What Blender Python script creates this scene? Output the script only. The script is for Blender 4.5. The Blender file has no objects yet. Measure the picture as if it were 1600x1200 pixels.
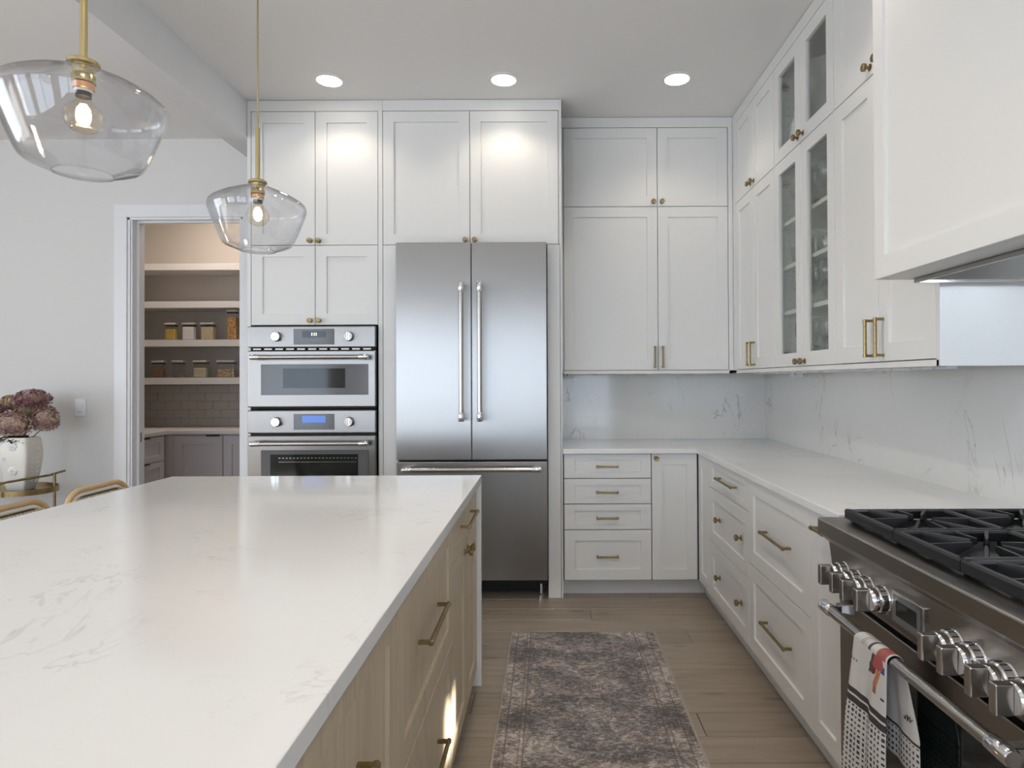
import bpy, bmesh, math, random
from mathutils import Vector, Matrix
random.seed(7)
S = bpy.context.scene
COL = S.collection
# ------------------------------------------------------------------ camera
F, CX, CY, RO, PI_, CH = 986.57, 857.29, 584.92, -0.0044, -0.0089, 1.3336
A = Matrix(((1, 0, 0), (0, 0, -1), (0, 1, 0)))
c, s = math.cos(PI_), math.sin(PI_)
A = Matrix(((1, 0, 0), (0, c, -s), (0, s, c))) @ A
c, s = math.cos(RO), math.sin(RO)
A = Matrix(((c, -s, 0), (s, c, 0), (0, 0, 1))) @ A
cd = bpy.data.cameras.new('camera'); cam = bpy.data.objects.new('camera', cd); COL.objects.link(cam)
cam.matrix_world = Matrix(((A[0][0], -A[1][0], -A[2][0], 0), (A[0][1], -A[1][1], -A[2][1], 0), (A[0][2], -A[1][2], -A[2][2], CH), (0, 0, 0, 1)))
cd.sensor_width = 36; cd.lens = F * 36 / 1600
cd.shift_x = (800 - CX) / 1600; cd.shift_y = (CY - 600) / 1600
cd.clip_start = 0.02
S.camera = cam
# ------------------------------------------------------------------ light and exposure
S.view_settings.view_transform = 'Standard'; S.view_settings.look = 'None'
S.view_settings.gamma = 1; S.view_settings.use_curve_mapping = False
S.view_settings.exposure = 0.02
S.cycles.use_denoising = True
S.cycles.max_bounces = 10; S.cycles.transparent_max_bounces = 24
S.cycles.sample_clamp_indirect = 6
S.cycles.caustics_reflective = False; S.cycles.caustics_refractive = False
w = bpy.data.worlds.new('world'); S.world = w; w.use_nodes = True
w.node_tree.nodes['Background'].inputs[0].default_value = (0.62, 0.75, 1.0, 1)
w.node_tree.nodes['Background'].inputs[1].default_value = 1.2

def area(name, loc, rot, sx, sy, power, col, spread=180):
    l = bpy.data.lights.new(name, 'AREA'); l.shape = 'RECTANGLE'; l.size = sx; l.size_y = sy
    l.energy = power; l.color = col; l.spread = math.radians(spread)
    o = bpy.data.objects.new(name, l); o.location = loc; o.rotation_euler = rot; COL.objects.link(o); return o
R90 = math.pi / 2
DAY = (0.78, 0.885, 1.0)
# daylight through the windows of the room behind the camera (at the panes)
BACKW = [(-4.7, 2.3), (-2.05, 1.9), (0.35, 1.7)]   # window centre x, width
for i, (x, wd) in enumerate(BACKW):
    area('window_daylight', (x, -2.74, 1.45), (R90, 0, 0), wd, 2.1, 24 * wd, DAY)
area('window_daylight', (-6.42, 0.6, 1.6), (0, -R90, 0), 1.7, 2.6, 78, (0.90, 0.95, 1.0))
sun = bpy.data.lights.new('sun', 'SUN'); sun.energy = 30; sun.angle = math.radians(1.2); sun.color = (1, 0.95, 0.88)
so = bpy.data.objects.new('sun', sun); COL.objects.link(so)
SUNDIR = Vector((-1.86, 2.55, -1.55)).normalized()
so.rotation_euler = SUNDIR.to_track_quat('-Z', 'Y').to_euler(); so.location = (4, -4, 5)

# ------------------------------------------------------------------ materials
def mat(name, col=(.8, .8, .8), rough=.5, metal=0, **k):
    m = bpy.data.materials.new(name); m.use_nodes = True
    b = m.node_tree.nodes['Principled BSDF']
    b.inputs['Base Color'].default_value = (*col, 1); b.inputs['Roughness'].default_value = rough; b.inputs['Metallic'].default_value = metal
    for a, v in k.items(): b.inputs[a.replace('_', ' ')].default_value = v
    return m
class NT:
    def __init__(s, m): s.m = m; s.t = m.node_tree; s.b = s.t.nodes['Principled BSDF']; s.out = s.t.nodes['Material Output']
    def n(s, typ, **k):
        x = s.t.nodes.new(typ)
        for a, v in k.items():
            if a.startswith('i_'): x.inputs[a[2:].replace('_', ' ')].default_value = v
            else: setattr(x, a, v)
        return x
    def l(s, a, b): s.t.links.new(a, b)
    def math(s, op, a, b=None, c=None):
        x = s.t.nodes.new('ShaderNodeMath'); x.operation = op
        for i, v in enumerate((a, b, c)):
            if v is None: continue
            if isinstance(v, (int, float)): x.inputs[i].default_value = v
            else: s.l(v, x.inputs[i])
        return x.outputs[0]
    def coord(s, scale=(1, 1, 1), kind='Object'):
        tc = s.n('ShaderNodeTexCoord'); mp = s.n('ShaderNodeMapping'); mp.inputs['Scale'].default_value = scale
        s.l(tc.outputs[kind], mp.inputs[0]); return mp.outputs[0]
    def noise(s, vec, scale, detail=4, rough=.5, dist=0):
        x = s.n('ShaderNodeTexNoise'); x.inputs['Scale'].default_value = scale; x.inputs['Detail'].default_value = detail
        x.inputs['Roughness'].default_value = rough; x.inputs['Distortion'].default_value = dist
        s.l(vec, x.inputs['Vector']); return x.outputs['Fac']
    def ramp(s, fac, stops, interp='LINEAR'):
        x = s.n('ShaderNodeValToRGB'); x.color_ramp.interpolation = interp
        e = x.color_ramp.elements
        while len(e) < len(stops): e.new(.5)
        for q, (p, col) in zip(e, stops):
            q.position = p; q.color = (*col, 1) if len(col) == 3 else col
        s.l(fac, x.inputs[0]); return x.outputs[0]
    def mix(s, fac, a, b, blend='MIX'):
        x = s.n('ShaderNodeMix', data_type='RGBA', blend_type=blend)
        for i, v in ((0, fac), (6, a), (7, b)):
            if isinstance(v, (int, float)): x.inputs[i].default_value = v
            elif isinstance(v, tuple): x.inputs[i].default_value = (*v, 1)
            else: s.l(v, x.inputs[i])
        return x.outputs[2]
    def bump(s, h, strength=.1, dist=.01):
        x = s.n('ShaderNodeBump'); x.inputs['Strength'].default_value = strength; x.inputs['Distance'].default_value = dist
        s.l(h, x.inputs['Height']); s.l(x.outputs[0], s.b.inputs['Normal'])

M = {}
M['paint'] = mat('cabinet_paint', (.76, .755, .735), .40)
M['gap'] = mat('gap_shade_grey', (.17, .17, .165), .8)  # boxes behind the doors darkened: shade of the gaps put into the colour
M['wall'] = mat('wall_paint', (.72, .705, .68), .75)
M['ceil'] = mat('ceiling_paint', (.84, .825, .81), .85)
M['trim'] = mat('trim_paint', (.80, .80, .81), .35)
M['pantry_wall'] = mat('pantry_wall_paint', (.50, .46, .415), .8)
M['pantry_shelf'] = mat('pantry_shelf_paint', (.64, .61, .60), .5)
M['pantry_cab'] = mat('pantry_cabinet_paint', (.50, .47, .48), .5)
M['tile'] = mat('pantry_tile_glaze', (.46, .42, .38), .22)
M['grout'] = mat('grout', (.30, .27, .25), .9)
M['black'] = mat('matte_black', (.012, .012, .013), .45)
M['iron'] = mat('cast_iron', (.013, .013, .015), .38)
M['glassblack'] = mat('oven_glass', (.012, .016, .015), .06)
M['greyglass'] = mat('grey_printed_glass', (.13, .13, .135), .12)
M['plastic'] = mat('white_plastic', (.82, .82, .84), .35)
M['rubber'] = mat('black_gasket', (.01, .01, .01), .7)
M['lcd'] = mat('blue_display', (.05, .1, .3), .2, Emission_Color=(.10, .22, .62, 1), Emission_Strength=.75)
M['dark_lcd'] = mat('dark_display', (.006, .007, .009), .06)
M['ink'] = mat('print_ink', (.04, .04, .04), .5)
M['clock'] = mat('clock_digits', (.8, .8, .7), .4, Emission_Color=(1, .95, .8, 1), Emission_Strength=1.2)
M['chrome'] = mat('chrome', (.80, .80, .82), .10, 1)
M['porcelain'] = mat('white_ceramic', (.80, .79, .76), .25)
M['cream_glaze'] = mat('cream_ceramic', (.76, .73, .65), .3)
M['leaf'] = mat('dark_leaf', (.05, .075, .03), .6)
M['stem'] = mat('flower_stem', (.12, .12, .05), .7)
M['copper'] = mat('copper_socket', (.85, .45, .22), .25, 1)
M['frit'] = mat('bulb_frit', (.75, .70, .6), .4)
M['lid'] = mat('jar_lid', (.42, .38, .36), .45)
M['diffuser'] = mat('lamp_diffuser', (1, 1, 1), .5, Emission_Color=(1, .93, .82, 1), Emission_Strength=9)
M['filament'] = mat('glowing_filament', (1, .8, .5), .5, Emission_Color=(1, .80, .52, 1), Emission_Strength=28)

def brushed(name, col, rough, ax, aniso=.75, wear=(60, 60, 1.2)):
    m = mat(name, col, rough, 1, Anisotropic=aniso); t = NT(m)
    tg = t.n('ShaderNodeTangent'); tg.direction_type = 'RADIAL'; tg.axis = ax
    t.l(tg.outputs[0], t.b.inputs['Tangent'])
    n = t.noise(t.coord(wear), 6, 3, .6)
    r = t.n('ShaderNodeMapRange'); r.inputs[3].default_value = rough - .015; r.inputs[4].default_value = rough + .02
    t.l(n, r.inputs[0]); t.l(r.outputs[0], t.b.inputs['Roughness'])
    return m
M['steel'] = brushed('brushed_steel', (.40, .397, .39), .34, 'Z', .88)
M['steel_h'] = brushed('brushed_steel_warm', (.32, .295, .265), .30, 'Z', .5, (1.2, 1.2, 60))
M['steel_o'] = brushed('brushed_steel_oven', (.27, .255, .24), .28, 'Z', .6, (1.2, 1.2, 60))
M['steel_bar'] = mat('satin_steel_bar', (.50, .48, .455), .24, 1)

m = M['brass'] = mat('aged_brass', (.33, .25, .12), .36, 1); t = NT(m)
n = t.noise(t.coord((1, 1, 1)), 60, 4, .6)
t.l(t.ramp(n, [(.3, (.24, .175, .08)), (.7, (.38, .29, .145))]), t.b.inputs['Base Color'])
M['brass_bright'] = mat('satin_brass', (.52, .43, .22), .25, 1)

def quartz(name, base, vein, scale, amount=1.0, rough=.1, stretch=(1, 1, 1), w=.012):
    m = mat(name, base, rough); t = NT(m)
    m.node_tree.nodes['Principled BSDF'].inputs['Specular IOR Level'].default_value = .6
    v = t.coord(stretch)
    n1 = t.noise(v, scale, 5, .62, .6)
    a = t.math('ABSOLUTE', t.math('SUBTRACT', n1, .5))
    line = t.math('SUBTRACT', 1, t.math('SMOOTH_MIN', t.math('DIVIDE', a, w), 1, .2))
    line = t.math('MAXIMUM', line, 0)
    mask = t.noise(v, scale * 1.7, 3, .5)
    mk = t.n('ShaderNodeMapRange'); mk.inputs[1].default_value = .50; mk.inputs[2].default_value = .66; t.l(mask, mk.inputs[0])
    n3 = t.noise(v, scale * 1.9, 6, .6, .9)
    a3 = t.math('ABSOLUTE', t.math('SUBTRACT', n3, .47))
    line3 = t.math('MULTIPLY', t.math('MAXIMUM', t.math('SUBTRACT', 1, t.math('DIVIDE', a3, w * .8)), 0), .5)
    fac = t.math('MULTIPLY', t.math('MULTIPLY', t.math('MAXIMUM', line, line3), mk.outputs[0]), amount)
    n2 = t.noise(v, scale * .8, 3, .5)
    soft = t.ramp(n2, [(.35, base), (.75, tuple(x * .955 for x in base))])
    speck = t.noise(v, 220, 2, .5)
    soft = t.mix(t.math('MULTIPLY', t.math('SUBTRACT', speck, .5), .10), soft, (.55, .55, .55))
    t.l(t.mix(fac, soft, vein), t.b.inputs['Base Color'])
    return m
M['quartz'] = quartz('veined_quartz', (.80, .80, .79), (.50, .49, .46), 2.2, .50, .11, (1, 1, 1), .008)
M['splash'] = quartz('veined_quartz_splash', (.76, .755, .73), (.33, .31, .27), 2.3, .80, .09, (1, 1, .62), .008)

def wood(name, c0, c1, c2, stretch, rough, vary=.12, knots=False):
    m = mat(name, c1, rough); t = NT(m)
    oi = t.n('ShaderNodeObjectInfo'); tc = t.n('ShaderNodeTexCoord')
    off = t.n('ShaderNodeVectorMath', operation='SCALE'); off.inputs[0].default_value = (37, 19, 53); t.l(oi.outputs['Random'], off.inputs['Scale'])
    add = t.n('ShaderNodeVectorMath', operation='ADD'); t.l(tc.outputs['Object'], add.inputs[0]); t.l(off.outputs[0], add.inputs[1])
    mp = t.n('ShaderNodeMapping'); mp.inputs['Scale'].default_value = stretch; t.l(add.outputs[0], mp.inputs[0])
    v = mp.outputs[0]
    n = t.noise(v, 3, 6, .6, .8)
    col = t.ramp(n, [(.3, c0), (.5, c1), (.72, c2)])
    f = t.noise(v, 14, 4, .7)
    col = t.mix(t.math('MULTIPLY', f, .35), col, tuple(x * .78 for x in c1), 'MIX')
    br = t.n('ShaderNodeHueSaturation')
    vv = t.math('ADD', t.math('MULTIPLY', oi.outputs['Random'], vary * 2), 1 - vary); t.l(vv, br.inputs['Value'])
    t.l(col, br.inputs['Color']); col = br.outputs[0]
    if knots:
        vo = t.n('ShaderNodeTexVoronoi'); vo.inputs['Scale'].default_value = 1.0
        mp2 = t.n('ShaderNodeMapping'); mp2.inputs['Scale'].default_value = (2.2, 7, 1); t.l(add.outputs[0], mp2.inputs[0]); t.l(mp2.outputs[0], vo.inputs['Vector'])
        k = t.n('ShaderNodeMapRange'); k.inputs[1].default_value = .05; k.inputs[2].default_value = .16; k.inputs[3].default_value = .65; k.inputs[4].default_value = 0
        t.l(vo.outputs['Distance'], k.inputs[0]); col = t.mix(k.outputs[0], col, tuple(x * .35 for x in c1))
    t.l(col, t.b.inputs['Base Color']); t.bump(f, .12, .002)
    return m
M['floor'] = wood('oak_floor', (.250, .198, .150), (.315, .258, .200), (.365, .305, .240), (.7, 9, 9), .34, .09, True)
M['oak'] = wood('pale_oak_veneer', (.47, .385, .265), (.56, .465, .33), (.62, .52, .385), (14, 14, .7), .42, .03)
M['rattan'] = wood('rattan', (.50, .33, .16), (.60, .42, .22), (.68, .50, .29), (20, 3, 20), .45, .05)
M['weave_l'] = mat('cream_weave', (.68, .62, .48), .6)
M['weave_d'] = mat('dark_weave', (.05, .04, .035), .6)

def thin_glass(name, tint=(.97, .985, .98), r=.02, f0=.5, boost=1.0):
    m = bpy.data.materials.new(name); m.use_nodes = True; t = m.node_tree; t.nodes.clear()
    o = t.nodes.new('ShaderNodeOutputMaterial'); tr = t.nodes.new('ShaderNodeBsdfTransparent'); tr.inputs[0].default_value = (*tint, 1)
    g = t.nodes.new('ShaderNodeBsdfGlossy'); g.inputs['Roughness'].default_value = r
    fr = t.nodes.new('ShaderNodeFresnel')
    ge = t.nodes.new('ShaderNodeNewGeometry'); io = t.nodes.new('ShaderNodeMapRange'); io.inputs[3].default_value = 1.5; io.inputs[4].default_value = 1 / 1.5
    t.links.new(ge.outputs['Backfacing'], io.inputs[0]); t.links.new(io.outputs[0], fr.inputs[0])
    mu = t.nodes.new('ShaderNodeMath'); mu.operation = 'MULTIPLY'; mu.inputs[1].default_value = boost; mu.use_clamp = True
    mx = t.nodes.new('ShaderNodeMixShader')
    t.links.new(fr.outputs[0], mu.inputs[0]); t.links.new(mu.outputs[0], mx.inputs[0]); t.links.new(tr.outputs[0], mx.inputs[1]); t.links.new(g.outputs[0], mx.inputs[2]); t.links.new(mx.outputs[0], o.inputs[0])
    return m
M['glass'] = thin_glass('clear_pane', (.93, .95, .93))
M['pane'] = thin_glass('window_pane', (.98, .99, 1))
M['shade'] = thin_glass('blown_glass', (.965, .967, .972), .01, boost=1.25)
M['bulbglass'] = thin_glass('bulb_glass', (1, .95, .86), .02)
M['crystal'] = thin_glass('crystal_glass', (.90, .91, .90), .03, boost=1.8)

# ------------------------------------------------------------------ mesh helpers
W = {}
class MB:
    def __init__(s): s.b = bmesh.new(); s.mi = 0
    def vs(s, pts): return [s.b.verts.new(p) for p in pts]
    def face(s, v):
        try: f = s.b.faces.new(v); f.material_index = s.mi; return f
        except ValueError: return None
    def box(s, x0, x1, y0, y1, z0, z1):
        v = s.vs([(x, y, z) for x in (x0, x1) for y in (y0, y1) for z in (z0, z1)])
        for q in ((0, 1, 3, 2), (4, 6, 7, 5), (0, 4, 5, 1), (2, 3, 7, 6), (0, 2, 6, 4), (1, 5, 7, 3)): s.face([v[i] for i in q])
        return s
    def obox(s, O, u0, u1, d0, d1, z0, z1):
        p, q = O(u0, d0, z0), O(u1, d1, z1)
        return s.box(min(p[0], q[0]), max(p[0], q[0]), min(p[1], q[1]), max(p[1], q[1]), min(p[2], q[2]), max(p[2], q[2]))
    def loops(s, L, closed=True, cap0=False, cap1=False):
        R = [s.vs(l) for l in L]
        for a, b in zip(R, R[1:]):
            n = len(a)
            for i in range(n if closed else n - 1): s.face([a[i], a[(i + 1) % n], b[(i + 1) % n], b[i]])
        if cap0: s.face(R[0][::-1])
        if cap1: s.face(R[-1])
        return s
    def lathe(s, prof, c=(0, 0, 0), n=32, axis='Z', sx=1, sy=1):
        L = []
        for r, h in prof:
            ring = []
            for i in range(n):
                a = 2 * math.pi * i / n; u, v = max(r, 1e-5) * math.cos(a) * sx, max(r, 1e-5) * math.sin(a) * sy
                if axis == 'Z': p = (c[0] + u, c[1] + v, c[2] + h)
                elif axis == 'X': p = (c[0] + h, c[1] + u, c[2] + v)
                else: p = (c[0] + u, c[1] + h, c[2] + v)
                ring.append(p)
            L.append(ring)
        s.loops(L, True, prof[0][0] > 1e-4, prof[-1][0] > 1e-4); return s
    def tube(s, pts, r, n=10, closed=False):
        P = [Vector(p) for p in pts]; m = len(P); L = []; up = Vector((0, 0, 1))
        for i in range(m):
            if closed: t = (P[(i + 1) % m] - P[i - 1]).normalized()
            else: t = (P[min(i + 1, m - 1)] - P[max(i - 1, 0)]).normalized()
            ref = up if abs(t.z) < .9 else Vector((1, 0, 0))
            if i and L: ref = prevx
            xx = (ref - t * ref.dot(t)).normalized(); prevx = xx; yy = t.cross(xx)
            rr = r[i] if isinstance(r, (list, tuple)) else r
            L.append([tuple(P[i] + (xx * math.cos(2 * math.pi * k / n) + yy * math.sin(2 * math.pi * k / n)) * rr) for k in range(n)])
        if closed: L.append(L[0]); s.loops(L); bmesh.ops.remove_doubles(s.b, verts=s.b.verts, dist=1e-6)
        else: s.loops(L, True, True, True)
        return s
    def prism(s, poly, a0, a1, axis='Y'):
        def P(p, a):
            if axis == 'Y': return (p[0], a, p[1])
            if axis == 'X': return (a, p[0], p[1])
            return (p[0], p[1], a)
        s.loops([[P(p, a0) for p in poly], [P(p, a1) for p in poly]], True, True, True); return s
    def build(s, name, mt, parent=None, origin=None, smooth=False, bevel=0, seg=2, **pr):
        bmesh.ops.recalc_face_normals(s.b, faces=s.b.faces)
        if origin is None:
            if parent is not None: origin = W[parent.name]
            else:
                xs = [v.co for v in s.b.verts]
                origin = Vector((sum(v.x for v in xs) / len(xs), sum(v.y for v in xs) / len(xs), min(v.z for v in xs)))
        origin = Vector(origin)
        bmesh.ops.translate(s.b, verts=s.b.verts, vec=-origin)
        me = bpy.data.meshes.new(name); s.b.to_mesh(me); s.b.free()
        for mm in (mt if isinstance(mt, list) else [mt]): me.materials.append(M[mm] if isinstance(mm, str) else mm)
        if smooth:
            me.polygons.foreach_set('use_smooth', [True] * len(me.polygons))
            try: me.set_sharp_from_angle(angle=math.radians(38))
            except Exception: pass
        return place(name, me, parent, origin, bevel, seg, **pr)
def place(name, me, parent, origin, bevel=0, seg=2, **pr):
    o = bpy.data.objects.new(name, me); COL.objects.link(o); origin = Vector(origin)
    if parent is not None: o.parent = parent; o.location = origin - W[parent.name]
    else: o.location = origin
    W[o.name] = origin
    if bevel:
        b = o.modifiers.new('bevel', 'BEVEL'); b.width = bevel; b.segments = seg; b.limit_method = 'ANGLE'; b.angle_limit = math.radians(40)
    for k, v in pr.items(): o[k] = v
    return o
def thing(name, label, cat, loc, group=None):
    o = bpy.data.objects.new(name, None); o.empty_display_size = .05; COL.objects.link(o); o.location = loc; W[o.name] = Vector(loc)
    o['label'] = label; o['category'] = cat
    if group: o['group'] = group
    return o
def tag(o, label, cat, group=None):
    o['label'] = label; o['category'] = cat
    if group: o['group'] = group
    return o
def dup(o, loc, parent=None, **pr):
    """copy a thing/part with its children to a world location"""
    c = o.copy(); COL.objects.link(c); loc = Vector(loc); W[c.name] = loc
    c.parent = parent; c.location = loc - (W[parent.name] if parent else Vector((0, 0, 0)))
    for ch in list(o.children): dup(ch, loc + (W[ch.name] - W[o.name]), c)
    for k, v in pr.items(): c[k] = v
    return c
def struct(name, mb, mt, **k): return mb.build(name, mt, kind='structure', **k)
def B(Y0): return lambda u, d, z: (u, Y0 - d, z)
def R(X0): return lambda u, d, z: (X0 - d, u, z)
def I(X0): return lambda u, d, z: (X0 + d, u, z)

# ------------------------------------------------------------------ dimensions
YT, YF, YU, YB, YW = 3.874, 3.785, 4.148, 3.862, 4.489
XW, XU, XC, XH = 1.5446, 1.2173, .911, 1.0187
ZC, ZK, ZS = 3.065, .914, .884
XTL, XTR = -1.85, .084
YR0, YR1 = .735, 1.955
WT = .135

# ------------------------------------------------------------------ room shell
sf = struct('floor', MB().box(-6.5, 1.68, -3.8, 6.1, -.05, -.012), 'gap')
rowy = 3.69 + .165 * 14
known = {0: [-1.30, .234], 1: [-.62, 1.2], 2: [-1.05, .724], 3: [-.05], 4: [-.9, 1.02], 5: [-1.5, .1], 6: [-.32], 7: [-.8, .585], -1: [-.55, 1.045], -2: [-1.1, .62]}
boards = 0
for r in range(-14, 46):
    y1 = 3.69 - .165 * r; y0 = y1 - .165
    if y1 < -3.6: break
    xs = known.get(r)
    if xs is None:
        x = -6.4 + random.uniform(.2, 1.8); xs = []
        while x < 1.3: xs.append(x); x += random.uniform(1.5, 2.1)
    else:
        x = xs[0] - random.uniform(1.3, 2); 
        while x > -6.2: xs = [x] + xs; x -= random.uniform(1.5, 2.1)
    xs = [-6.5] + xs + [1.56]
    if y0 > 4.7: xs = [q for q in xs if -4.2 < q < -1.7]; xs = [-4.2] + xs + [-1.8]
    for a, b in zip(xs, xs[1:]):
        mb = MB(); g = .0013
        mb.loops([[(a + g, y0 + g, -.012), (b - g, y0 + g, -.012), (b - g, y1 - g, -.012), (a + g, y1 - g, -.012)],
                  [(a + g, y0 + g, -.0014), (b - g, y0 + g, -.0014), (b - g, y1 - g, -.0014), (a + g, y1 - g, -.0014)],
                  [(a + .0025, y0 + .0025, 0), (b - .0025, y0 + .0025, 0), (b - .0025, y1 - .0025, 0), (a + .0025, y1 - .0025, 0)]], True, False, True)
        mb.build('floor_board', 'floor', sf, origin=((a + b) / 2, (y0 + y1) / 2, 0)); boards += 1
struct('ceiling', MB().box(-6.5, 1.68, -3.8, 6.1, ZC, ZC + .1), 'ceil')
DX0, DX1, DZ = -2.972, -2.185, 2.505
struct('wall_back', MB().box(-6.5, DX0, YW, YW + WT, 0, ZC).box(DX0, DX1, YW, YW + WT, DZ, ZC).box(DX1, 1.56, YW, YW + WT, 0, ZC), 'wall')
mb = MB()   # right wall, with an opening added out of view to cast the sun patch
SY0, SY1, SZ0, SZ1 = -.76, -.40, 1.70, 1.96
mb.box(XW, XW + .13, -3.8, SY0, 0, ZC).box(XW, XW + .13, SY1, YW, 0, ZC).box(XW, XW + .13, SY0, SY1, 0, SZ0).box(XW, XW + .13, SY0, SY1, SZ1, ZC)
struct('wall_right', mb, 'wall')
wf = MB(); x = -6.5
for cx, wd in BACKW:
    wf.box(x, cx - wd / 2, -2.72, -2.59, 0, ZC).box(cx - wd / 2, cx + wd / 2, -2.72, -2.59, 0, .38).box(cx - wd / 2, cx + wd / 2, -2.72, -2.59, 2.52, ZC); x = cx + wd / 2
wf.box(x, XW, -2.72, -2.59, 0, ZC); struct('wall_front', wf, 'wall')
struct('wall_left', MB().box(-6.4, -6.27, -3.8, -.7, 0, ZC).box(-6.4, -6.27, 1.9, 6.1, 0, ZC).box(-6.4, -6.27, -.7, 1.9, 0, .75).box(-6.4, -6.27, -.7, 1.9, 2.45, ZC), 'wall')
for i, (cx, wd) in enumerate(BACKW):
    a, b = cx - wd / 2, cx + wd / 2
    wn = struct('window_%d' % (i + 1), MB().box(a, a + .05, -2.68, -2.63, .38, 2.52).box(b - .05, b, -2.68, -2.63, .38, 2.52).box(a, b, -2.68, -2.63, .38, .43).box(a, b, -2.68, -2.63, 2.47, 2.52).box(cx - .04, cx + .04, -2.68, -2.63, .43, 2.47).box(a, b, -2.67, -2.64, 1.56, 1.59), 'trim')
    MB().box(a + .05, b - .05, -2.66, -2.655, .43, 2.47).build('pane', 'pane', wn)
wn = struct('window_4', MB().box(-6.36, -6.31, -.7, -.65, .75, 2.45).box(-6.36, -6.31, 1.85, 1.9, .75, 2.45).box(-6.36, -6.31, -.7, 1.9, .75, .8).box(-6.36, -6.31, -.7, 1.9, 2.4, 2.45).box(-6.36, -6.31, .58, .62, .8, 2.4), 'trim')
MB().box(-6.34, -6.335, -.65, 1.85, .8, 2.4).build('pane', 'pane', wn)
struct('trim_1', MB().box(-2.013, -1.852, -2.585, YW, 2.831, ZC), 'trim', bevel=.002)     # ceiling beam
struct('baseboard_back', MB().box(-6.27, -3.08, YW - .016, YW, 0, .14), 'trim', bevel=.002)
# pantry shell
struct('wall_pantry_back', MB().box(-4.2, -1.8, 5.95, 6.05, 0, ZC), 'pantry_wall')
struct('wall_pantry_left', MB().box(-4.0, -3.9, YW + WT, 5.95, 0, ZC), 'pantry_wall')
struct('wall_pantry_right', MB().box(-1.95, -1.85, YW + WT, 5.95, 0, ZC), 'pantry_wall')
# door opening: stepped jamb and casing
d = struct('door_1', MB().box(DX0, DX0 + .012, YW - .002, YW + WT, 0, DZ - .012).box(DX1 - .012, DX1, YW - .002, YW + WT, 0, DZ - .012).box(DX0, DX1, YW - .002, YW + WT, DZ - .012, DZ)
           .box(DX0 + .012, DX0 + .030, YW + .045, YW + .065, 0, DZ - .03).box(DX0 + .012, DX1 - .012, YW + .045, YW + .065, DZ - .03, DZ - .012), 'trim', bevel=.0015)
cs = MB().box(-3.079, -2.990, YW - .020, YW, 0, 2.503).box(-3.079, -2.05, YW - .020, YW, 2.503, 2.593).box(-2.167, -2.078, YW - .020, YW, 0, 2.503)
cs.build('casing', 'trim', d, bevel=.002)
MB().box(-2.990, DX0, YW - .010, YW, 0, DZ).box(DX1, -2.167, YW - .010, YW, 0, DZ).box(-2.990, -2.167, YW - .010, YW, 2.485, 2.503).build('casing_reveal', 'trim', d, bevel=.002)
MB().box(DX0 + .012, DX0 + .0135, YW + .060, YW + .100, .895, .965).build('strike_plate', 'rubber', d)

# ------------------------------------------------------------------ shared hardware (meshes reused everywhere)
def knob_mesh():
    mb = MB().lathe([(.0135, 0), (.0135, .002), (.006, .004), (.0055, .012), (.009, .016), (.0145, .018), (.0150, .021), (.0150, .029), (.0135, .0305), (.006, .0305), (.005, .0300), (.0, .0300)], n=20)
    bmesh.ops.recalc_face_normals(mb.b, faces=mb.b.faces)
    me = bpy.data.meshes.new('knob'); mb.b.to_mesh(me); me.materials.append(M['brass'])
    me.polygons.foreach_set('use_smooth', [True] * len(me.polygons)); me.set_sharp_from_angle(angle=math.radians(35)); return me
def pull_mesh(L):
    mb = MB(); h = L / 2
    # bar along local X, standing off along +Z
    oc = [(.0062 * math.cos(math.radians(22.5 + 45 * k)), .0062 * math.sin(math.radians(22.5 + 45 * k))) for k in range(8)]
    mb.loops([[(-h, a, .031 + b) for a, b in oc], [(h, a, .031 + b) for a, b in oc]], True, True, True)
    for sx in (-1, 1):
        mb.box(sx * (h - .002) - .005, sx * (h - .002) + .005, -.0045, .0045, 0, .031)
        mb.loops([[(sx * (h + .001 * k), a * q, .031 + b * q) for a, b in oc] for k, q in ((-9, 1.22), (3, 1.22), (4, .9))], True, True, True)
    bmesh.ops.recalc_face_normals(mb.b, faces=mb.b.faces)
    me = bpy.data.meshes.new('pull'); mb.b.to_mesh(me); me.materials.append(M['brass']); return me
KM = knob_mesh(); PM = {}
ROT = {'B': Matrix(((1, 0, 0), (0, 0, -1), (0, 1, 0))), 'R': Matrix(((0, 0, -1), (-1, 0, 0), (0, 1, 0))), 'I': Matrix(((0, 0, 1), (1, 0, 0), (0, 1, 0)))}
def knob(parent, p, f):
    o = place('knob', KM, parent, p); o.rotation_euler = ROT[f].to_euler(); return o
def pull(parent, p, f, L, vert=False):
    if L not in PM: PM[L] = pull_mesh(L)
    o = place('pull', PM[L], parent, p); r = ROT[f]
    if vert: r = r @ Matrix.Rotation(R90, 3, 'Z')
    o.rotation_euler = r.to_euler(); return o

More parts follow.
